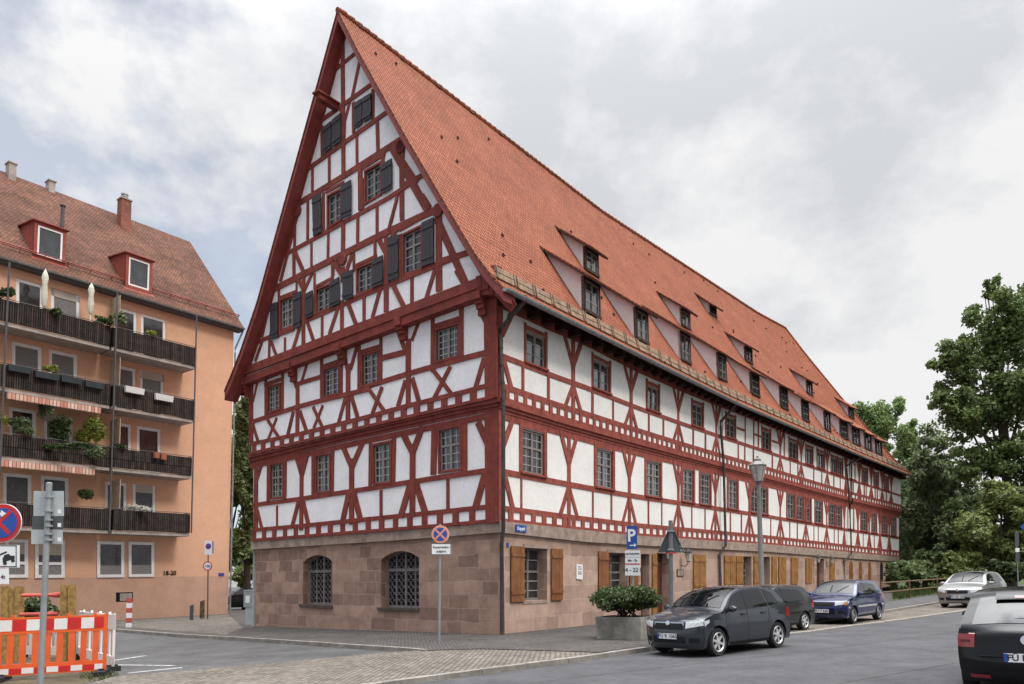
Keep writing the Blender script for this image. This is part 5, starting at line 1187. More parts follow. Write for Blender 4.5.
def nostop(B_, x, y, rpx, parent, ring='sign_red'):
    r = B_.m(rpx); s = disc(B_, x, y, r, 'sign_white', parent, .07, 'round_sign', .02); disc(B_, x, y, r * .97, ring, s, .076); disc(B_, x, y, r * .76, 'sign_blue', s, .082)
    M = MB(); c = B_.p(x, y, .0); q = r * .56
    for a, b in ((1, 1), (1, -1)): M.bar(c + (B_.u * a + B_.z * b) * q, c - (B_.u * a + B_.z * b) * q, r * .20, B_.n, .08, .0855 + .001 * a * b)
    M.build('red_cross', ring, s); return s
# no-stopping sign in front of the gable
P = hg(439.3, 643.5); B_ = Bill(P); so_1 = empty('traffic_sign', P, 'round blue no stopping sign with white plate on the pavement before the gable', 'traffic sign', 'traffic signs')
M = MB(); M.tube([P, B_.p(440.2, 524)], .032, 10); M.build('pole', 'galv', so_1, True)
nostop(B_, 440.4, 534.3, 8.8, so_1, 'sign_peach'); o = plate(B_, 431.5, 543.5, 451, 554.8, 'sign_white', so_1)
M = MB()
for a, b, c, d in ((431.5, 543.7, 451, 543.9), (431.5, 554.4, 451, 554.6), (431.8, 543.6, 431.8, 554.7), (450.7, 543.6, 450.7, 554.7)): M.bar(B_.p(a, b), B_.p(c, d), .012, B_.n, .06, .062)
M.build('border', 'sign_black', o)
text('Feuerwehr-', .095, B_.p(441.2, 547.2, .062), B_.u, B_.z, B_.n, 'sign_black', o, bold=.002); text('zufahrt', .095, B_.p(441.2, 551.4, .062), B_.u, B_.z, B_.n, 'sign_black', o, bold=.002)
# parking sign beside the shrub
P = hg(634, 636); B_ = Bill(P, SNn[0].cross(V((0, 0, 1))) if False else V((.86, -.5, 0))); s_ = empty('traffic_sign', P, 'blue P parking sign with white plates below, rising behind the planted trough', 'traffic sign', 'traffic signs')
M = MB(); M.tube([P, B_.p(632, 524)], .03, 10); M.build('pole', 'galv', s_, True)
o = plate(B_, 626.6, 525.8, 637, 549, 'sign_blue', s_, 'parking_plate'); text('P', B_.m(17), B_.p(631.4, 536, .062), B_.u, B_.z, B_.n, 'sign_white', o, bold=.012)
M = MB(); M.bar(B_.p(630.5, 545.5), B_.p(635, 545.2), .03, B_.n, .06, .064); M.prism([B_.p(634.2, 543.2, .06), B_.p(634.2, 547.3, .06), B_.p(636.4, 545.1, .06)], B_.n, 0, .004); M.build('arrow', 'sign_white', o)
for y0, y1, t, sz in ((550.5, 557, 'mit Parkschein', .07), (557.5, 563.5, 'Mo - Sa', .09), (564.5, 575.5, '14 - 22 h', .16)):
    o = plate(B_, 625.2, y0, 640, y1, 'sign_white', s_); text(t, sz, B_.p(632.5, (y0 + y1) / 2, .062), B_.u, B_.z, B_.n, 'sign_black', o, bold=.003)
o = plate(B_, 625.2, 563.4, 640, 564.6, 'sign_red', s_, 'red_strip', .064)
# triangular sign seen from behind
P = hr(671.5, 651); B_ = Bill(P); s_ = empty('traffic_sign', P, 'grey triangular sign seen from behind on a post beside the dark grey hatchback', 'traffic sign', 'traffic signs')
M = MB(); M.tube([P, B_.p(670.6, 520.5)], .05, 12); M.build('pole', 'pole_grey', s_, True)
M = MB(); M.prism([B_.p(657.8, 552.5, -.09), B_.p(684.2, 552.5, -.09), B_.p(671.2, 523, -.09)], B_.n, -.01, .0); o = M.build('triangular_plate', 'sign_back', s_)
M = MB()
for a, b, c, d in ((658.5, 552, 671.2, 524), (671.2, 524, 683.6, 552), (658.5, 552.1, 683.6, 552.1)): M.bar(B_.p(a, b, -.09), B_.p(c, d, -.09), .02, B_.n, 0, .02)
M.build('rim', 'sign_back', o)
for x, y in ((679.8, 545), (680.6, 549)): plate(B_, x, y, x + 3, y + 2.4, 'sign_back_light', o, 'sticker', -.085)
M = MB(); 
for y in (531, 549.5): M.tube([B_.p(670.7, y - .8), B_.p(670.7, y + .8)], .085, 12)
M.build('clamp', 'galv', s_)
plate(B_, 667, 552.5, 675.5, 553.7, 'sign_red', s_, 'red_strip', .07)
# signs at the left, near the camera
P = hr(39.2, 712); B_ = Bill(P); s_ = empty('traffic_sign', P, 'tall grey post in the left foreground with three plates seen from behind', 'traffic sign', 'traffic signs')
M = MB(); M.tube([P, B_.p(49.2, 484.3)], .042, 14); M.lathe(B_.p(49.2, 484.3), [(.045, -.01), (.045, .02), (.02, .03)], 12); M.build('pole', 'galv', s_, True)
for (x0, x1, y0, y1, m) in ((33.5, 63.5, 491, 516, 'sign_back_light'), (32, 63, 516.5, 529.5, 'sign_back'), (31.2, 62.3, 530, 544, 'sign_back_light')):
    o = plate(B_, x0, y0, x1, y1, m, s_, 'sign_back_plate', -.05)
    for k, (xx, yy) in enumerate(((57.5, y1 - 6.5),)): plate(B_, xx, yy, xx + 3.5, yy + 4, 'sign_white', o, 'sticker', -.046)
M = MB()
for y in (497, 511, 520, 526, 534, 540): M.tube([B_.p(48.6, y - .9), B_.p(48.6, y + .9)], .058, 12)
M.build('clamp', 'galv', s_)
P = hr(-9, 690); B_ = Bill(P); s_ = empty('traffic_sign', P, 'round no stopping sign with tow away plate at the left picture edge', 'traffic sign', 'traffic signs')
M = MB(); M.tube([P, B_.p(-3, 500)], .035, 12); M.build('pole', 'galv', s_, True)
o = nostop(B_, 2, 523, 19.5, s_); M = MB(); M.prism([B_.p(-7, 512.5, .086), B_.p(-7, 515, .086), B_.p(1, 515, .086), B_.p(1, 517.2, .086), B_.p(6.2, 513.5, .086), B_.p(1, 510, .086), B_.p(1, 512.5, .086)], B_.n, 0, .004); M.build('white_arrow', 'sign_white', o)
o = plate(B_, -20, 545, 19.3, 567.5, 'sign_white', s_); M = MB()
for a, b, c, d in ((-20, 545.9, 19, 545.9), (-20, 566.6, 19, 566.6), (18.4, 545.6, 18.4, 567)): M.bar(B_.p(a, b), B_.p(c, d), .016, B_.n, .06, .0625)
M.build('border', 'sign_black', o)
M = MB()     # tow truck pictogram
M.prism([B_.p(x, y, .06) for x, y in ((-16, 560), (-2, 560), (-2, 553.5), (-7, 553.5), (-10, 556), (-16, 556.5))], B_.n, 0, .003); M.bar(B_.p(-3, 557), B_.p(9, 552), .03, B_.n, .06, .063); M.prism([B_.p(x, y, .06) for x, y in ((3, 562.5), (15, 558.5), (14.5, 555.5), (11, 555.8), (8.5, 553.8), (4.5, 555), (2.6, 558.6))], B_.n, 0, .0032)
for x, y in ((-13, 561.5), (-4.5, 561.5), (5, 563.2), (13, 560.6)): M.lathe(B_.p(x, y, .06), [(.035, 0), (.035, .004)], 12, B_.n)
M.build('tow_truck_symbol', 'sign_black', o)
o = plate(B_, -20, 568.5, 8.5, 584, 'sign_white', s_); text('4t', .10, B_.p(3, 577, .062), B_.u, B_.z, B_.n, 'sign_black', o, bold=.002)
# sign with speed limit on the far pavement
P = hg(207.6, 619); B_ = Bill(P); s_ = empty('traffic_sign', P, 'thin post before the flats with red rimmed limit sign under a blue zone plate', 'traffic sign', 'traffic signs')
M = MB(); M.tube([P, B_.p(208.3, 541)], .03, 8); M.build('pole', 'pipe_dark', s_, True)
o = plate(B_, 204.6, 540.8, 212.3, 554.6, 'sign_white', s_); disc(B_, 208.3, 546.3, B_.m(3), 'sign_red', o, .064); disc(B_, 208.3, 546.3, B_.m(2.3), 'sign_blue', o, .068); plate(B_, 212.3, 541, 213.4, 553.5, 'sign_blue', o, 'edge_strip', .064)
o = disc(B_, 207.6, 566, B_.m(4.6), 'sign_red', s_, .06, 'round_sign', .015); disc(B_, 207.6, 566, B_.m(3.5), 'sign_white', o, .064); text('10t', B_.m(4), B_.p(207.6, 566.2, .068), B_.u, B_.z, B_.n, 'sign_black', o, bold=.006)
# street name plates
M = MB(); q = aq(218.5, 224, 573, 576, .02); M.prism([q[3], q[2], q[1], q[0]], NA, 0, .02); M.build('street_name_plate', 'sign_blue', FL)
q = [sp(x, y, CD + .01)[0] for x, y in ((515.2, 524.5), (526, 525.8), (526, 532.6), (515.2, 531.5))]; M = MB(); M.prism([q[3], q[2], q[1], q[0]], SNn[0], 0, .02); o = M.build('street_name_plate', 'sign_blue', HOUSE)
text('Kappel', .15, (q[0] + q[2]) / 2 + SNn[0] * .021, SD[0], V((0, 0, 1)), SNn[0], 'sign_white', o, bold=.004)
q = [f0(x, .5, .0)[0] for x in (506.8, 508.4)]; M = MB(); a = sp(506.6, 544.5, .01)[0]; b = sp(508.6, 544.7, .01)[0]; M.prism([a - V((0,0,.08)), b - V((0,0,.08)), b + V((0,0,.06)), a + V((0,0,.06))], SNn[0], 0, .015); o = M.build('number_plate', 'sign_blue', HOUSE)
# notice board and brass plaque on the wall
q = [sp(x, y, .01)[0] for x, y in ((576, 564), (582, 564.8), (582, 579.5), (576, 579))]; M = MB(); M.prism([q[3], q[2], q[1], q[0]], SNn[0], 0, .03); o = M.build('notice_board', 'sign_white', HOUSE)
M = MB()
for t in (.15, .25, .35, .5, .58, .66): M.bar(q[0].lerp(q[3], t).lerp(q[1].lerp(q[2], t), .2), q[0].lerp(q[3], t).lerp(q[1].lerp(q[2], t), .8), .02, SNn[0], .03, .033)
M.build('lettering', 'post_grey', o)
q = [sp(x, y, .01)[0] for x, y in ((676.6, 569), (683.3, 569.6), (683.3, 576.5), (676.6, 576.2))]; M = MB(); M.prism([q[3], q[2], q[1], q[0]], SNn[0], 0, .03); o = M.build('plaque', 'post_grey', HOUSE); M = MB(); q = [a.lerp((q[0] + q[2]) / 2, .2) for a in q]; M.prism([q[3], q[2], q[1], q[0]], SNn[0], .03, .035); M.build('plaque_face', 'stone_trim', o)
mat('lamp_glass', (.50, .50, .46), .15, .2, 5, spec=.8)
def wall_lantern(px, py, s):
    p, n, d = sp(px, py, 0); r_ = empty('wall_lantern', p); r_.parent = HOUSE; r_.location = p - HOUSE.location
    M = MB(); M.tube([p - V((0, 0, .15 * s)), p - V((0, 0, .2 * s)) + n * .2, p + n * .35 * s - V((0, 0, .05))], .02, 6); c = p + n * .36 * s; M.lathe(c, [(.07 * s, -.02), (.09 * s, .0), (.09 * s, .03)], 6); M.lathe(c + V((0, 0, .42 * s)), [(.19 * s, -.02), (.19 * s, .01), (.09 * s, .12 * s), (.02, .2 * s)], 6); M.build('bracket', 'iron', r_)
    M = MB(); M.lathe(c, [(.085 * s, .03), (.15 * s, .40 * s)], 6); M.build('lamp_glass', 'lamp_glass', r_)
wall_lantern(661, 560, 1.0); wall_lantern(681, 562, 1.0); wall_lantern(813.5, 563, .9); wall_lantern(827, 564, .9)
# street lamp
P = hg(763, 621); B_ = Bill(P); lamp = empty('street_lamp', P, 'old fashioned street lamp with glass lantern on a grey post before the long facade', 'street lamp')
tp = B_.p(758.4, 483); M = MB(); M.tube([P, P.lerp(tp, .12), P.lerp(tp, .13), tp], [.13, .12, .095, .075], 14); M.lathe(tp, [(.075, -.05), (.11, -.02), (.09, .02), (.15, .06)], 12); mat('lamp_paint', (.17, .16, .15), .5, .1, 4); M.build('post', 'lamp_paint', lamp, True)
h = B_.p(758, 456).z - tp.z; M = MB(); M.lathe(tp, [(.14, .05), (.28, h * .62)], 6); M.build('lantern_glass', 'lamp_glass', lamp)
M = MB(); M.lathe(tp, [(.30, h * .62), (.31, h * .66), (.16, h * .80), (.12, h * .80), (.12, h * .88), (.05, h * .92), (.03, h)], 6)
for k in range(6):
    a = math.pi * k / 3; t0 = tp + V((.142 * math.cos(a), .142 * math.sin(a), .05)); t1 = tp + V((.285 * math.cos(a), .285 * math.sin(a), h * .63)); M.tube([t0, t1], .013, 5)
M.build('lantern_roof', 'lamp_paint', lamp)
# concrete trough with shrub
o0 = hg(641.4, 640.4); dG_ = (hg(595.7, 638.6) - o0); Lg = dG_.length; dG_.normalize(); dSb = V((SD[0].x, SD[0].y, 0)); 
tr_ = empty('planter', o0 + (dG_ * Lg + dSb * .9) / 2, 'weathered concrete trough with a spreading green shrub on the pavement', 'planter')
hh = V((0, 0, 1)); z1 = Bill(o0).p(641, 617.5).z - o0.z; M = MB(); ti = .04
c = [o0, o0 + dG_ * Lg, o0 + dG_ * Lg + dSb * .95, o0 + dSb * .95]; cc = (c[0] + c[2]) / 2
lo = [p.lerp(cc, ti) for p in c]; hi = [p + hh * z1 for p in c]; hin = [p.lerp(cc, .14) + hh * z1 for p in c]; hin2 = [p.lerp(cc, .14) + hh * (z1 - .08) for p in c]
for i in range(4):
    j = (i + 1) % 4; M.face([lo[i], lo[j], hi[j], hi[i]]); M.face([hi[i], hi[j], hin[j], hin[i]]); M.face([hin[i], hin[j], hin2[j], hin2[i]])
mat('old_concrete', (.30, .285, .25), .92, .3, 1.6, .4, 25, col2=(.13, .125, .105)); M.build('trough', 'old_concrete', tr_); M = MB(); M.face(hin2); M.build('soil', 'soil', tr_)
cc = cc + hh * (z1 + .05); bl = []
for k in range(16):
    a = 2 * math.pi * k / 16; rr_ = 1.0 if k % 2 else .6; bl.append((cc + dG_ * math.cos(a) * .72 * rr_ + dSb * math.sin(a) * .55 * rr_ + hh * (.42 + .12 * math.sin(k * 2.3)), .33, .33, .22))
for k in range(5): bl.append((cc + dG_ * (k - 2) * .3 + hh * (.56 + .04 * (k % 2)), .30, .35, .18))
leaves('shrub', bl, 15000, .055, 'leaf_shrub', tr_, .2, 1.5, 0, 44)
M = MB(); g = random.Random(3)
for k in range(22): e = bl[g.randrange(len(bl))][0]; s = cc + dG_ * g.uniform(-.3, .3) + dSb * g.uniform(-.2, .2) - hh * .1; M.tube([s, s.lerp(e, .5) + hh * .05, e], [.02, .014, .006], 5)
M.build('stems', 'bark_dark', tr_, True)
# grey service cabinet at the gable corner
P = hg(250, 624.5); B_ = Bill(P); cb = empty('utility_cabinet', P, 'small pale grey cabinet on a narrower base at the left corner of the stone wall', 'utility box')
M = MB(); a, b = B_.p(245.2, 610), B_.p(255.6, 610); w_ = (b - a).length; R_ = Matrix.Identity(3); zt_, zm = B_.p(250, 591).z, B_.p(250, 607).z
M.box(V((P.x, P.y, (P.z + zm) / 2)), w_ * .68, .3, zm - P.z, R_); M.build('base', 'sign_back_light', cb); M = MB(); M.box(V((P.x, P.y, (zt_ + zm) / 2)), w_, .38, zt_ - zm, R_); M.box(V((P.x, P.y, zt_ + .02)), w_ * 1.06, .42, .05, R_); o = M.build('cabinet', 'galv', cb)
M = MB(); M.box(V((P.x - .05, P.y - .195, (zt_ + zm) / 2)), w_ * .4, .01, .3, R_); M.build('sticker', 'sign_white', o)
# bollard and stub posts
P = hg(128.7, 627.8, -.02); B_ = Bill(P); bo = empty('bollard', P, 'square red and white striped wooden marker post at the kerb before the flats', 'bollard'); H_ = B_.p(131, 598).z - P.z
for k in range(6):
    M = MB(); M.box(P + V((0, 0, H_ * (k + .5) / 6)), .20, .12, H_ / 6 - .001, Matrix.Identity(3)); M.build('band', 'sign_white' if k % 2 == 0 else 'sign_red_pale', bo) if 'sign_red_pale' in MT else (mat('sign_red_pale', (.50, .10, .08), .6, .1, 6), M.build('band', 'sign_white' if k % 2 == 0 else 'sign_red_pale', bo))
mat('old_wood', (.16, .11, .065), .9, .3, 6, .4, 20); mat('yellow_wood', (.36, .22, .07), .8, .25, 9, .4, 20, col2=(.17, .11, .05))
for x, y, yt_, lab, w_ in ((191.5, 620, 605.5, 'short grey stub post left of the brown stub before the flats', .16), (202, 618.7, 601, 'brown wooden stub post beside the thin sign post before the flats', .22)):
    P = hg(x, y); B_ = Bill(P); H_ = B_.p(x, yt_).z - P.z; M = MB(); M.box(P + V((-w_ * .26, 0, H_ / 2)), w_ * .45, .1, H_, Matrix.Identity(3)); M.box(P + V((w_ * .26, 0, H_ / 2 + .02)), w_ * .45, .1, H_ + .04, Matrix.Identity(3)); tag(M.build('stub_post', 'old_wood' if w_ > .2 else 'sign_back'), lab, 'post')
# site barrier
mat('orange_plastic', (.76, .12, .03), .45, .08, 3, spec=.4); mat('barrier_red', (.55, .02, .02), .4, .05, 3); mat('barrier_white', (.74, .72, .70), .4, .05, 3); mat('rubber', (.03, .03, .032), .85, .2, 5, .3, 30)
def barrier(a, b, H, m, label, striped=True):
    d = (b - a); L = d.length; d.normalize(); n = outn(d, a); r_ = empty('site_barrier', (a + b) / 2, label, 'barrier', 'plastic site barriers'); U = V((0, 0, 1))
    def Rb(x0, x1, z0, z1, d0, d1, mm, nm):
        M = MB(); M.prism([a + d * x0 + U * z0, a + d * x1 + U * z0, a + d * x1 + U * z1, a + d * x0 + U * z1], n, d0, d1); return M.build(nm, mm, r_)
    M = MB(); t = .045
    def q(x0, x1, z0, z1, d0=-.025, d1=.025): M.prism([a + d * x0 + U * z0, a + d * x1 + U * z0, a + d * x1 + U * z1, a + d * x0 + U * z1], n, d0, d1)
    q(0, t * 1.5, .06, H); q(L - t * 1.5, L, .06, H); q(0, L, H - .30, H - .05, -.02, .02); q(0, L, .10, .32, -.02, .02); q(0, L, H - .05, H - .02, -.024, .024)
    q(.0, L, H - .345, H - .302, -.024, .024)
    k = 9
    for i in range(1, k): x = L * i / k; q(x - .055, x + .055, .32, H - .345, -.018, .018)
    for i in range(4): x = L * (i + .5) / 4; q(x - .03, x + .03, H - .02, H + .03)
    M.build('frame', m, r_)
    if striped:
        for k_, (z0, z1, nn) in enumerate(((H - .285, H - .065, 8), (.13, .24, 9))):
            for i in range(nn): Rb(L * i / nn + .01, L * (i + 1) / nn - .005 if False else L * (i + 1) / nn, z0, z1, .02, .024 + .0002 * i, 'barrier_red' if (i + k_) % 2 == 0 else 'barrier_white', 'reflector')
    for x in (.08, L - .08):
        M = MB(); c = a + d * x; R_ = Matrix((d, n, U)).transposed(); M.box(c + U * .055, .20, .80 if striped else .3, .11, R_); M.box(c + U * .12, .10, .2, .04, R_); M.build('foot', 'rubber', r_)
bp0 = hr(106, 675); bp1 = hr(-4, 682); bd = (bp1 - bp0).normalized(); H_ = Bill(bp0).p(106, 613.5).z - bp0.z
barrier(bp0, bp1, H_, 'orange_plastic', 'orange plastic site barrier with red and white boards in the left foreground')
barrier(bp1 + bd * .08, bp1 + bd * 2.1, H_, 'orange_plastic', 'orange plastic site barrier running on past the left edge of the picture')
w0 = hr(107, 672.5); w1 = hr(76, 660); barrier(w0 + V((.06, .12, 0)), w1 + V((0, .1, 0)), H_ * .98, 'barrier_white', 'white plastic site barrier turned away behind the orange one', False)
w2 = hr(18, 658); barrier(w1 + V((-.1, .15, 0)), w2, H_ * .8, 'barrier_white', 'low white site barrier half hidden behind the orange barrier', False)
for k, (x0, x1, yt_, lab) in enumerate(((0, 8.5, 586, 'yellow shoring plank at the very left edge'), (8.8, 13.5, 588, 'thin yellow shoring plank between two wide ones'), (14, 22.5, 586, 'wide yellow shoring plank of the left trench wall, rightmost of the three'), (59.5, 66.5, 585, 'yellow shoring plank under the end of the red strut'), (67.5, 74.5, 584.5, 'yellow shoring plank right of the red strut'))):
    P = hr((x0 + x1) / 2, 662); B_ = Bill(P); M = MB(); M.prism([B_.p(x0, 668), B_.p(x1, 668), B_.p(x1 + .5, yt_), B_.p(x0 + .5, yt_)], B_.n, -.06, 0); tag(M.build('shoring_plank', 'yellow_wood'), lab, 'plank', 'planks of the trench shoring')
P = hr(40, 662); B_ = Bill(P)
for y, x0, x1, lab in ((595.5, 22, 64, 'upper red steel strut between the shoring planks'), (614.5, 20, 58, 'lower red steel strut between the shoring planks')):
    M = MB(); a, b = B_.p(x0, y, -.02), B_.p(x1, y - .6, -.02); M.tube([a, b], .045, 8); M.tube([b.lerp(a, .1), b.lerp(a, .25)], .065, 8); tag(M.build('steel_strut', 'sign_red_pale', smooth=True), lab, 'strut', 'struts of the trench shoring')
pp = hr(30, 650); rt = empty('garden_shrub', pp, 'green shrub with pink flowers behind the red strut', 'shrub'); bl = [(Bill(pp).p(x, y), .35, .35, .25) for x, y in ((28, 606), (38, 603), (48, 612), (24, 615), (40, 618))]; leaves('foliage', bl, 1500, .08, 'leaf_shrub', rt, .1, 1.6, 0, 9); leaves('flowers', [bl[0]], 40, .06, 'petal_pink', rt, .8, 1, 0, 3)
# railing on the right
fr_ = empty('wooden_railing', hg(905, 598), 'low weathered railing with two rails beside the path past the house end', 'railing'); U = V((0, 0, 1))
pts = [(882, 602.5), (910, 598.5), (938, 595), (968, 591), (1000, 587), (1040, 582)]; Q = [hg(x, y) for x, y in pts]; hR = .95
for q in Q: M = MB(); M.tube([q, q + U * 1.15], .055, 8); M.build('post', 'old_wood', fr_)
for h in (.5, 1.0): M = MB(); M.tube([q + U * h for q in Q], .04, 8); M.build('rail', 'old_wood', fr_)
# stop sign post on the right
P = hg(1018.4, 592.5); B_ = Bill(P); s_ = empty('traffic_sign', P, 'slim post with small stacked plates behind the black hatchback at the right edge', 'traffic sign', 'traffic signs')
M = MB(); M.tube([P, B_.p(1016.3, 531)], .03, 8); M.build('pole', 'galv', s_, True); o = plate(B_, 1015, 532, 1019, 546, 'sign_back', s_); plate(B_, 1015.5, 548, 1019.5, 552, 'sign_white', s_); plate(B_, 1015.6, 553, 1019.6, 562, 'sign_back', s_); disc(B_, 1023.5, 527, B_.m(2.6), 'sign_blue', s_, .03)
# ================================================================ cars
mat('car_grey', (.024, .029, .037), .25, .05, 3, metal=.2, coat=.8, spec=.4); mat('car_black', (.004, .004, .005), .2, .05, 3, coat=.25, spec=.25); mat('car_blue', (.003, .009, .07), .25, .05, 3, metal=.2, coat=1); mat('car_silver', (.36, .36, .355), .32, .03, 3, metal=.75, coat=.8); mat('car_charcoal', (.012, .012, .012), .35, .05, 3, coat=.6)
mat('car_glass', (.005, .006, .007), .02, .2, 3, spec=.55); mat('car_trim', (.014, .014, .015), .6, .1, 4); mat('chrome', (.7, .7, .7), .15, .03, 4, metal=1); mat('alloy', (.55, .55, .56), .35, .05, 4, metal=.4); mat('lamp_clear', (.62, .64, .66), .12, .25, 40, spec=.8, coat=1)
mat('lamp_red', (.26, .006, .01), .2, .15, 30, coat=1); mat('lamp_red_dark', (.10, .004, .006), .2, .1, 30); mat('lamp_amber', (.65, .20, .02), .25, .1, 30, coat=1); mat('plate_white', (.75, .75, .75), .4, .02, 4)
def cr(tab, t): return float(np.interp(t, [a for a, b in tab], [b for a, b in tab]))
MODERN = dict(L=3.99, W=1.64, H=1.50, wb=2.46, fo=.80, wr=.305, ra=.37, c=[(1.90, .18), (1.985, .30), (1.995, .46), (1.985, .58), (1.96, .70), (1.90, .79), (1.62, .89), (1.32, .96), (1.02, 1.01), (.66, 1.25), (.34, 1.40), (-.05, 1.475), (-.6, 1.498), (-1.10, 1.465), (-1.40, 1.40), (-1.56, 1.25), (-1.80, .98), (-1.90, .86), (-1.95, .62), (-1.985, .50), (-1.97, .34), (-1.90, .20)],
    idx=dict(ws=(8, 10), rg=(14, 16), nose=(0, 5)), belt=(.90, .99), wins=[((.92, .93), (.10, .965), (.06, 1.41), (.36, 1.365)), ((.06, .965), (-.86, 1.0), (-.78, 1.415), (.02, 1.415)), ((-.93, 1.01), (-1.40, 1.05), (-1.22, 1.30), (-.85, 1.40))])
def catmull(P, k):
    out = []
    for i in range(len(P) - 1):
        p0, p1, p2, p3 = P[max(i-1, 0)], P[i], P[i+1], P[min(i+2, len(P)-1)]
        for j in range(k):
            t = j / k; out.append(tuple(.5 * (2*p1[a] + (p2[a]-p0[a])*t + (2*p0[a]-5*p1[a]+4*p2[a]-p3[a])*t*t + (3*p1[a]-p0[a]-3*p2[a]+p3[a])*t**3) for a in (0, 1)))
    out.append(P[-1]); return out
def make_car(name, label, paint, spec=MODERN, sx=1, sz=1, sy=1, wins=None, rims='alloy', plate_txt=None, doors=(.10, -.86), black_bumper=False, grille_chrome=True, badge=True, rub=False, lamp='wide', amber=False, rear_plate=None, tail='side', group='cars parked along the street'):
    root = empty(name, V((0, 0, 0)), label, 'car', group); K = 4
    cen = [(x * sx, z * sz) for x, z in catmull(spec['c'], K)]; n = len(cen); W2 = spec['W'] * sy / 2; i0, i1 = 5 * K, 17 * K      # nose/rear face limits
    def g(z): return cr([(.15, .90), (.25, .955), (.40, .99), (.6, 1.0), (.80, .985), (.95, .955), (1.05, .915), (1.40, .745), (1.5, .70)], z / sz)
    def pl_(x): ax = abs(x) / (2.0 * sx); return 1 - .055 * max(0, (ax - .45) / .55) ** 2
    def Y(x, z): return W2 * g(z) * pl_(x)
    xf, xr_ = 1.74 * sx, -1.80 * sx
    ed = []
    for i, (x, z) in enumerate(cen):
        xe = x; ze = z - .05
        if i <= i0: t = i / i0; xe = xf - .02 * (1 - t) ; ze = z if i < i0 - K else z - .03 * (i - (i0 - K)) / K
        elif i < i0 + K: t = (i - i0) / K; xe = min(x, xf) * 1.0; xe = xf + (min(x, xf - .06) - xf) * t
        if i >= i1: xe = xr_; ze = z
        elif i > i1 - K: xe = max(x, xr_)
        ed.append((xe, ze))
    for i in range(1, n): 
        if ed[i][0] > ed[i-1][0] - .0005 and i > i0: ed[i] = (ed[i-1][0] - .0005, ed[i][1])
    def top(i, f):
        i = max(0, min(n - 1.001, i)); a = int(i); t = i - a
        xc, zc = [cen[a][k] * (1 - t) + cen[a+1][k] * t for k in (0, 1)]; xe, ze = [ed[a][k] * (1 - t) + ed[a+1][k] * t for k in (0, 1)]
        q = abs(f); ex = 3.2 if (i < i0 + K * .5 or i > i1) else 2.4; s = q ** ex
        zl = ze; y = Y(xe, max(zl, .2)) * (f if True else 0)
        return V((xc + (xe - xc) * s, y, zc + (ze - zc) * s))
    # main shell
    Fs = [math.sin(math.pi / 2 * t / 9) ** .8 * 1.0 for t in range(0, 10)]; Fs = [-f for f in Fs[::-1]] + Fs[1:]
    B_ = MB(); base = 0; grid = [[top(i, f) for f in Fs] for i in range(n)]; nf = len(Fs); vs = [p for r in grid for p in r]; fs = []
    for i in range(n - 1):
        for j in range(nf - 1): fs.append((i * nf + j, i * nf + j + 1, (i + 1) * nf + j + 1, (i + 1) * nf + j))
    B_.mesh(vs, [f[::-1] for f in fs])
    exs = [e[0] for e in ed[i0:i1 + 1]]; ezs = [e[1] for e in ed[i0:i1 + 1]]
    xw = (spec['wb'] / 2 * sx + .02, -spec['wb'] / 2 * sx + .02); ra = spec['ra']
    def ztop(x): return float(np.interp(x, exs[::-1], ezs[::-1]))
    def zlo(x):
        z = .20
        for c in xw:
            if abs(x - c) < ra: z = max(z, spec['wr'] + math.sqrt(ra * ra - (x - c) ** 2) - .01)
        return z
    cols = sorted(set([xf, xr_] + list(np.linspace(xr_, xf, 46)) + [c + ra * math.cos(a) for c in xw for a in np.linspace(0, math.pi, 17)]))
    cols = [c for c in cols if xr_ <= c <= xf]
    for s_ in (1, -1):
        R = 16; vs = []
        for x in cols:
            zb, zt_ = zlo(x), ztop(x); vs += [V((x, s_ * Y(x, zb + (zt_ - zb) * r / R), zb + (zt_ - zb) * r / R)) for r in range(R + 1)]
        fs = []
        for i in range(len(cols) - 1):
            for j in range(R): a = i * (R + 1) + j; f = (a, a + R + 1, a + R + 2, a + 1); fs.append(f if s_ < 0 else f[::-1])
        B_.mesh(vs, fs)
        # flared arch lip
        for c in xw:
            for k in range(12):
                a0, a1 = math.pi * k / 12, math.pi * (k + 1) / 12; P4 = []
                for aa, rr_, oo in ((a0, ra, .008), (a1, ra, .008), (a1, ra - .0, -.10), (a0, ra, -.10)): x = c + rr_ * math.cos(aa); z = spec['wr'] + rr_ * math.sin(aa) - .01; P4.append(V((x, s_ * (Y(x, max(z, .2)) + oo), z)))
                B_.face(P4)
    bm = bpy.data.meshes  # merge doubles for smooth shading
    body = B_.build('body', paint, root, True, .55)
    import bmesh as _b
    m_ = _b.new(); m_.from_mesh(body.data); _b.ops.remove_doubles(m_, verts=m_.verts, dist=.004); m_.to_mesh(body.data); m_.free(); body.data.set_sharp_from_angle(angle=.6)
    for p in body.data.polygons: p.use_smooth = True
    # underbody and wheel housings
    M = MB(); M.box((0, 0, .42), 3.2 * sx, W2 * 2 - .50, .5); M.box((0, 0, .30), (spec['wb'] - .78) * sx, W2 * 2 - .12, .2)
    for c in xw: M.box((c, 0, .48), .80, W2 * 2 - .46, .5)
    M.build('underbody', 'car_trim', root)
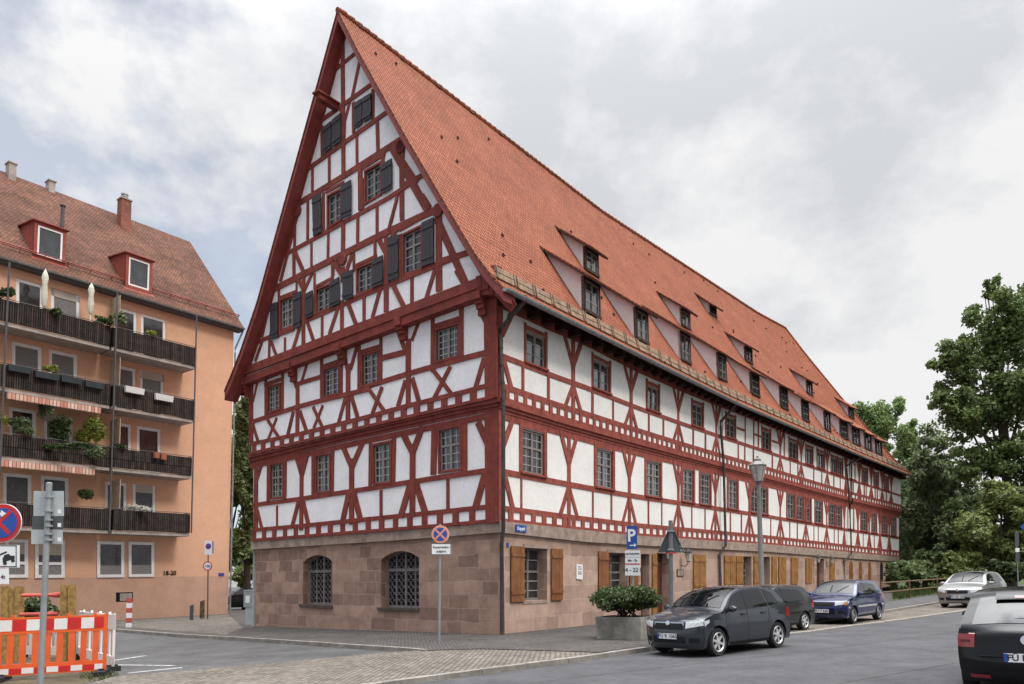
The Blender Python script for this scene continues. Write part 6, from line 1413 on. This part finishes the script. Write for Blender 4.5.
    def side_patch(quad, m, nm, off=.006, parent=body, k=10, sides=(1, -1)):
        for s_ in sides:
            a, b, c, d = [V((x * sx, z * sz, 0)) for x, z in quad]; M = MB(); vs = []
            for i in range(k + 1):
                for j in range(k + 1):
                    p = a.lerp(b, i / k).lerp(d.lerp(c, i / k), j / k); z = p.y; z = min(z, ztop(p.x) - .035) if nm == 'side_window' else z
                    vs.append(V((p.x, s_ * (Y(p.x, z) + off), z)))
            fs = [(i * (k + 1) + j, (i + 1) * (k + 1) + j, (i + 1) * (k + 1) + j + 1, i * (k + 1) + j + 1) for i in range(k) for j in range(k)]
            M.mesh(vs, [f if s_ < 0 else f[::-1] for f in fs]); M.build(nm, m, parent, True)
    def top_patch(ia, ib, fa, fb, m, nm, off=.006, parent=body, k=8, ib2=None, ia2=None):
        M = MB(); vs = []
        for i in range(k + 1):
            for j in range(k + 1):
                f = fa + (fb - fa) * j / k; u = j / k; A = ia + ((ia2 if ia2 is not None else ia) - ia) * u; Bq = ib + ((ib2 if ib2 is not None else ib) - ib) * u
                t = A + (Bq - A) * i / k; p = top(t, f); q1, q2 = top(t + .05, f), top(t, f + .01 if f < .98 else f - .01); nn = (q1 - p).cross(q2 - p).normalized()
                if nn.dot(p - V((0, 0, .6))) < 0: nn = -nn
                vs.append(p + nn * off)
        fs = [(i * (k + 1) + j, (i + 1) * (k + 1) + j, (i + 1) * (k + 1) + j + 1, i * (k + 1) + j + 1) for i in range(k) for j in range(k)]
        M.mesh(vs, fs); return M.build(nm, m, parent, True)
    for q in (wins or spec['wins']): side_patch(q, 'car_glass', 'side_window')
    w0, w1 = spec['idx']['ws']; top_patch(w0 * K + .8, w1 * K + 2.6, -.86, .86, 'car_glass', 'windscreen', .008, k=12)
    r0_, r1_ = spec['idx']['rg']; top_patch(r0_ * K + .8, r1_ * K - .5, -.80, .80, 'car_glass', 'rear_window', .008, k=12)
    # front
    if grille_chrome: top_patch(15.4, 18.0, -.50, .50, 'chrome', 'grille_surround', .008)
    top_patch(12.4, 17.0, -.47, .47, 'car_trim', 'grille', .013); top_patch(4.2, 7.6, -.55, .55, 'car_trim', 'lower_intake', .010)
    for s_ in (1, -1):
        top_patch(13.2, 18.6, s_ * .56, s_ * .985, 'lamp_clear', 'headlight', .010, ib2=19.6, ia2=15.4)
        side_patch(((1.735, .665), (1.56, .74), (1.56, .80), (1.735, .775)), 'lamp_clear', 'headlight', .007, sides=(s_,), k=4)
        top_patch(4.6, 7.0, s_ * .66, s_ * .90, 'car_trim', 'fog_light', .010)
        if amber: top_patch(14.0, 18.0, s_ * .88, s_ * .99, 'lamp_amber', 'indicator', .016)
        # tail lamps
        top_patch(17.2 * K, 18.6 * K, s_ * .78, s_ * .985, 'lamp_red', 'tail_light', .010) if tail != 'big' else (top_patch(16.9 * K, 17.75 * K, s_ * .74, s_ * .99, 'lamp_red', 'tail_light', .012), top_patch(17.35 * K, 17.5 * K, s_ * .80, s_ * .95, 'lamp_red_dark', 'lamp_band', .016), top_patch(20.2 * K, 20.5 * K, s_ * .55, s_ * .85, 'lamp_red', 'reflector', .012))
        side_patch(((-1.795, .70), (-1.62, .74), (-1.66, .92), (-1.795, .97)), 'lamp_red', 'tail_light', .007, sides=(s_,), k=4)
        # mirror
        M = MB(); c = V((.80 * sx, s_ * (Y(.8 * sx, .98 * sz) + .11), 1.0 * sz)); M.lathe(c - V((.05, 0, 0)), [(.02, -.02), (.075, .0), (.09, .05), (.07, .10), (.01, .13)], 12, V((1, 0, 0))); 
        M.v = [tuple(c + V(((v[0] - c.x), (v[1] - c.y) * 1.25, (v[2] - c.z) * .85))) for v in M.v]; M.tube([c, V((.82 * sx, s_ * Y(.8 * sx, .95 * sz), .95 * sz))], .03, 6); M.build('mirror', paint if not black_bumper else 'car_trim', root, True)
        # wheels
        for c in xw:
            wl = empty('wheel', V((c, s_ * (W2 - .10), spec['wr']))); wl.parent = root; wc = V((c, s_ * (W2 - .10), spec['wr'])); r = spec['wr']; ax = V((0, s_, 0))
            M = MB(); M.lathe(wc, [(r * .62, -.09), (r * .9, -.10), (r * .985, -.07), (r, 0), (r * .985, .06), (r * .92, .085), (r * .66, .075)], 28, ax, False); M.build('tyre', 'rubber', wl, True)
            M = MB(); M.lathe(wc, [(.02, -.02), (r * .62, -.02), (r * .62, .06), (r * .69, .078), (r * .66, .083), (r * .60, .06), (r * .58, .0), (.02, .0)], 28, ax); M.build('rim_well', 'car_trim' if rims == 'alloy' else 'rubber', wl, True)
            M = MB()
            M.lathe(wc, [(r * .60, .06), (r * .69, .079), (r * .67, .086), (r * .60, .068)], 28, ax, False)
            for k in range(6 if rims == 'alloy' else 9):
                a = 2 * math.pi * k / (6 if rims == 'alloy' else 9) + .3; u = V((math.cos(a), 0, math.sin(a))); M.bar(wc + u * .03, wc + u * r * .62, .055 if rims == 'alloy' else .035, ax, .03, .07 if rims == 'alloy' else .05)
            M.lathe(wc, [(.06, .03), (.06, .075), (.02, .08)], 12, ax); M.build('rim', rims, wl)
    if tail == 'big':
        top_patch(13.9 * K, 14.7 * K, -.5, .5, paint, 'roof_spoiler', .05); top_patch(14.45 * K, 14.62 * K, -.16, .16, 'lamp_red', 'brake_light', .056)
        M = MB(); p = top(18.4 * K, 0); M.bar(p + V((0, -.55, 0)), p + V((0, .55, 0)), .012, V((-1, 0, 0)), -.02, .012); M.build('boot_gap', 'car_trim', body); p = top(15.6 * K, .1); M = MB(); M.tube([p + V((-.015, .05, -.02)), p + V((.02, -.45, .03))], .012, 5); M.build('wiper', 'car_trim', root)
    # shut lines, handles, rubbing strips
    for s_ in (1, -1):
        M = MB()
        def line(pts, w=.010):
            for (x0, z0), (x1, z1) in zip(pts[:-1], pts[1:]):
                x0, x1, z0, z1 = x0 * sx, x1 * sx, z0 * sz, z1 * sz; d_ = V((x1 - x0, 0, z1 - z0)).normalized(); e = V((-d_.z, 0, d_.x)) * w / 2
                P4 = [V((x0, 0, z0)) - e, V((x1, 0, z1)) - e, V((x1, 0, z1)) + e, V((x0, 0, z0)) + e]; M.face([V((p.x, s_ * (Y(p.x, p.z) + .004), p.z)) for p in P4])
        xa, xb = doors; zs = [.27, .45, .65, .85, .95]
        line([(.93, z) for z in zs[:-1]] + [(.93, .93)]); line([(xa - .03, z) for z in zs] + [(xa - .03, 1.2), (xa - .05, 1.40)])
        if xb is not None: line([(xb + .02, .75), (xb + .02, .86), (xb - .0, .97)]); line([(xb + .02, .75), (xb + .10, .62)])
        line([(.93, .27), (.3, .27), (-.3, .27), (-.8, .27)]); M.build('door_gap', 'car_trim', body)
        for x in ((xa + .14, xb + .26) if xb is not None else (xa + .18,)): M = MB(); z = .86 * sz; M.box((x * sx, s_ * (Y(x * sx, z) + .018), z), .17, .035, .035); M.build('door_handle', paint if not black_bumper else 'car_trim', body)
        M = MB()
        for x in np.linspace(-1.2, 1.2, 13)[:-1]:
            x2 = x + .2; z = .23; M.face([V((q * sx, s_ * (Y(q * sx, zz) + .006), zz)) for q, zz in ((x, .205), (x2, .205), (x2, .27), (x, .27)) if True]) if all(zlo(q * sx) < .22 for q in (x, x2)) else None
        if M.v: M.build('sill', 'car_trim', body)
        if rub:
            xs_ = list(np.linspace(-1.7, 1.68, 30)); M = MB()
            for x, x2 in list(zip(xs_[:-1], xs_[1:])) + [(9, 9)]:
                ok = x < 9 and zlo(x * sx) < .5 and zlo(x2 * sx) < .5
                if ok: M.prism([V((q * sx, s_ * Y(q * sx, .56), zz)) for q, zz in ((x, .53), (x2, .53), (x2, .585), (x, .585))], V((0, s_, 0)), 0, .014)
                elif M.v: M.build('rubbing_strip', 'car_trim' if rub == 1 else 'alloy', body); M = MB()
    if black_bumper: top_patch(2.0, 9.0, -.985, .985, 'car_trim', 'bumper', .012, k=14); top_patch(19 * K, 20.6 * K, -.985, .985, 'car_trim', 'bumper', .012, k=14)
    # plates
    def nplate(front, txt):
        x = (cen[9][0] + .016) if front else (cen[int(18.9 * K)][0] - .02); z = (.44 if front else .60) * sz; z = .45 if front else .55; s_ = 1 if front else -1; n_ = V((s_, 0, 0)); u = V((0, s_, 0)); c = V((x + .012 * s_, 0, z)); M = MB(); U = V((0, 0, 1))
        M.prism([c - u * .26 - U * .057, c + u * .26 - U * .057, c + u * .26 + U * .057, c - u * .26 + U * .057], n_, 0, .012); o = M.build('number_plate', 'plate_white', root)
        M = MB(); M.prism([c - u * .26 - U * .056, c - u * .215 - U * .056, c - u * .215 + U * .056, c - u * .26 + U * .056], n_, .012, .0135); M.build('euro_band', 'sign_blue', o)
        text(txt, .115, c + u * .025 + n_ * .013, u, U, n_, 'sign_black', o, depth=.001, bold=.003)
    nplate(True, plate_txt or 'ER 417'); nplate(False, rear_plate or plate_txt or 'ER 417')
    if badge:
        M = MB(); M.lathe(top(17.2, 0) + V((.02, 0, 0)), [(.055, 0), (.055, .012), (.03, .016)], 16, V((1, 0, .15)).normalized()); M.build('badge', 'chrome', root)
        p = top(17.3 * K, 0); M = MB(); M.lathe(p + V((-.005, 0, 0)), [(.065, 0), (.065, .012), (.05, .014)], 18, V((-1, 0, .25)).normalized()); M.build('badge', 'chrome', root)
    M = MB(); M.tube([V((-.9, 0, 1.49)) * sz if False else V((-1.0 * sx, 0, 1.49 * sz)), V((-1.2 * sx, 0, 1.68 * sz))], .008, 5); M.build('aerial', 'car_trim', root)
    for s_ in (1, -1):
        M = MB(); a = top(9 * K - 2.6, s_ * .15); b = top(9 * K + 1.2, s_ * .62 if s_ > 0 else -.2); M.tube([a + V((.02, 0, .02)), b + V((.02, 0, .02))], .008, 5); M.build('wiper', 'car_trim', root)
    return root
def place_car(root, front_px, rear_px, off=-KERB, wb=2.46, W=1.64):
    """near-side front and rear tyre contact points in the picture"""
    a, b = hg(*front_px, off), hg(*rear_px, off); d = (a - b); d.normalize(); L = V((-d.y, d.x, 0)).normalized()      # left side faces the camera
    set_car(root, (a + b) / 2 - L * (W / 2 - .1), d, off)
def set_car(root, mid, d, off=-KERB):
    up = _n; x = (d - up * d.dot(up)).normalized(); y = up.cross(x).normalized(); Mx = Matrix((x, y, up)).transposed().to_4x4(); p = V((mid.x, mid.y, gz(mid.x, mid.y, off)))
    root.location = p; root.rotation_euler = Mx.to_euler()
_b0 = parent_mat
# cars are modelled at the origin, then moved; children follow
c1 = make_car('parked_car', 'dark grey five door hatchback with chrome grille and alloy wheels, nearest of the row', 'car_grey', sx=.965, plate_txt='FÜ R 1065'); place_car(c1, (717.5, 656), (776, 647.6))
OLD = dict(MODERN); OLD['c'] = [(1.80, .20), (1.86, .32), (1.88, .46), (1.87, .56), (1.83, .66), (1.76, .74), (1.45, .83), (1.15, .88), (.88, .92), (.55, 1.14), (.28, 1.30), (-.05, 1.37), (-.6, 1.39), (-1.1, 1.37), (-1.42, 1.32), (-1.56, 1.18), (-1.74, .90), (-1.80, .80), (-1.84, .62), (-1.86, .50), (-1.85, .36), (-1.80, .22)]
OLD['wr'] = .28; OLD['ra'] = .34; OLD['wb'] = 2.40; OLD['W'] = 1.62
OLD['c'] = [(x * 1.04, z * 1.07) for x, z in OLD['c']]
ow = [((.86, .90), (.02, .93), (-.02, 1.36), (.26, 1.31)), ((-.06, .93), (-1.32, 1.0), (-1.12, 1.30), (-.08, 1.36))]
c2 = make_car('parked_car', 'older charcoal three door hatchback parked between the grey and the blue cars', 'car_charcoal', OLD, sx=.98, sz=.95, sy=.96, wins=ow, rims='alloy', doors=(-.02, None), black_bumper=True, grille_chrome=False, badge=False, rub=1, plate_txt='FÜ X 93')
P_r = hg(806.8, 630, -KERB); set_car(c2, P_r + (hg(717.5, 656, -KERB) - hg(776, 647.6, -KERB)).normalized() * 1.15 - V((.8, -.6, 0)) * .72, (hg(717.5, 656, -KERB) - hg(776, 647.6, -KERB)))
c3 = make_car('parked_car', 'dark blue three door hatchback with amber indicator, parked on the setts', 'car_blue', OLD, sx=.98, sz=.98, wins=ow, rims='galv', doors=(-.02, None), grille_chrome=False, rub=2, amber=True, badge=False, plate_txt='FÜ Y 620'); place_car(c3, (847.4, 624.6), (882.6, 619), -KERB + .02, 2.4)
c4 = make_car('parked_car', 'silver hatchback parked facing down the street under the trees', 'car_silver', sz=.975, plate_txt='FÜ RK 250', grille_chrome=False)
mid4 = (hg(941.4, 606.3, -KERB + .02) + hg(982.6, 606.3, -KERB + .02)) / 2; d4 = V((-SD[0].x * .96 - .05, -SD[0].y * .80, 0)).normalized()
c4.scale = (1.1, 1.1, 1.1); fw4 = hg(985, 607.5, -KERB + .02); d4 = (hg(982.6, 606.3) - hg(1003, 602.3)).normalized(); d4 = (d4 + (-SD[1]) * .25).normalized(); Lf = V((-d4.y, d4.x, 0)); d4 = V((-.74, -.67, 0)); Lf = V((-d4.y, d4.x, 0)); set_car(c4, fw4 - d4 * 1.35 - Lf * .8, d4, -KERB + .02)
c5 = make_car('parked_car', 'black hatchback seen from behind at the right edge of the picture', 'car_black', sz=.985, sy=1.03, plate_txt='FÜ MO 66', rear_plate='FÜ MO 66', tail='big', grille_chrome=False)
d5 = (SD[0] + V((.03, 0, 0))).normalized(); rr5 = ray(1027, 640); q5 = CAMP + rr5 * (9.9 / rr5.y); set_car(c5, V((q5.x, q5.y, 0)) + d5 * 1.95, d5, -KERB)
c6 = make_car('parked_car', 'black car parked in the shade between the two buildings', 'car_black', grille_chrome=False, badge=False, rims='galv'); pf = hg(243, 609.5); set_car(c6, pf, V((-.9, -.5, 0)).normalized(), 0)
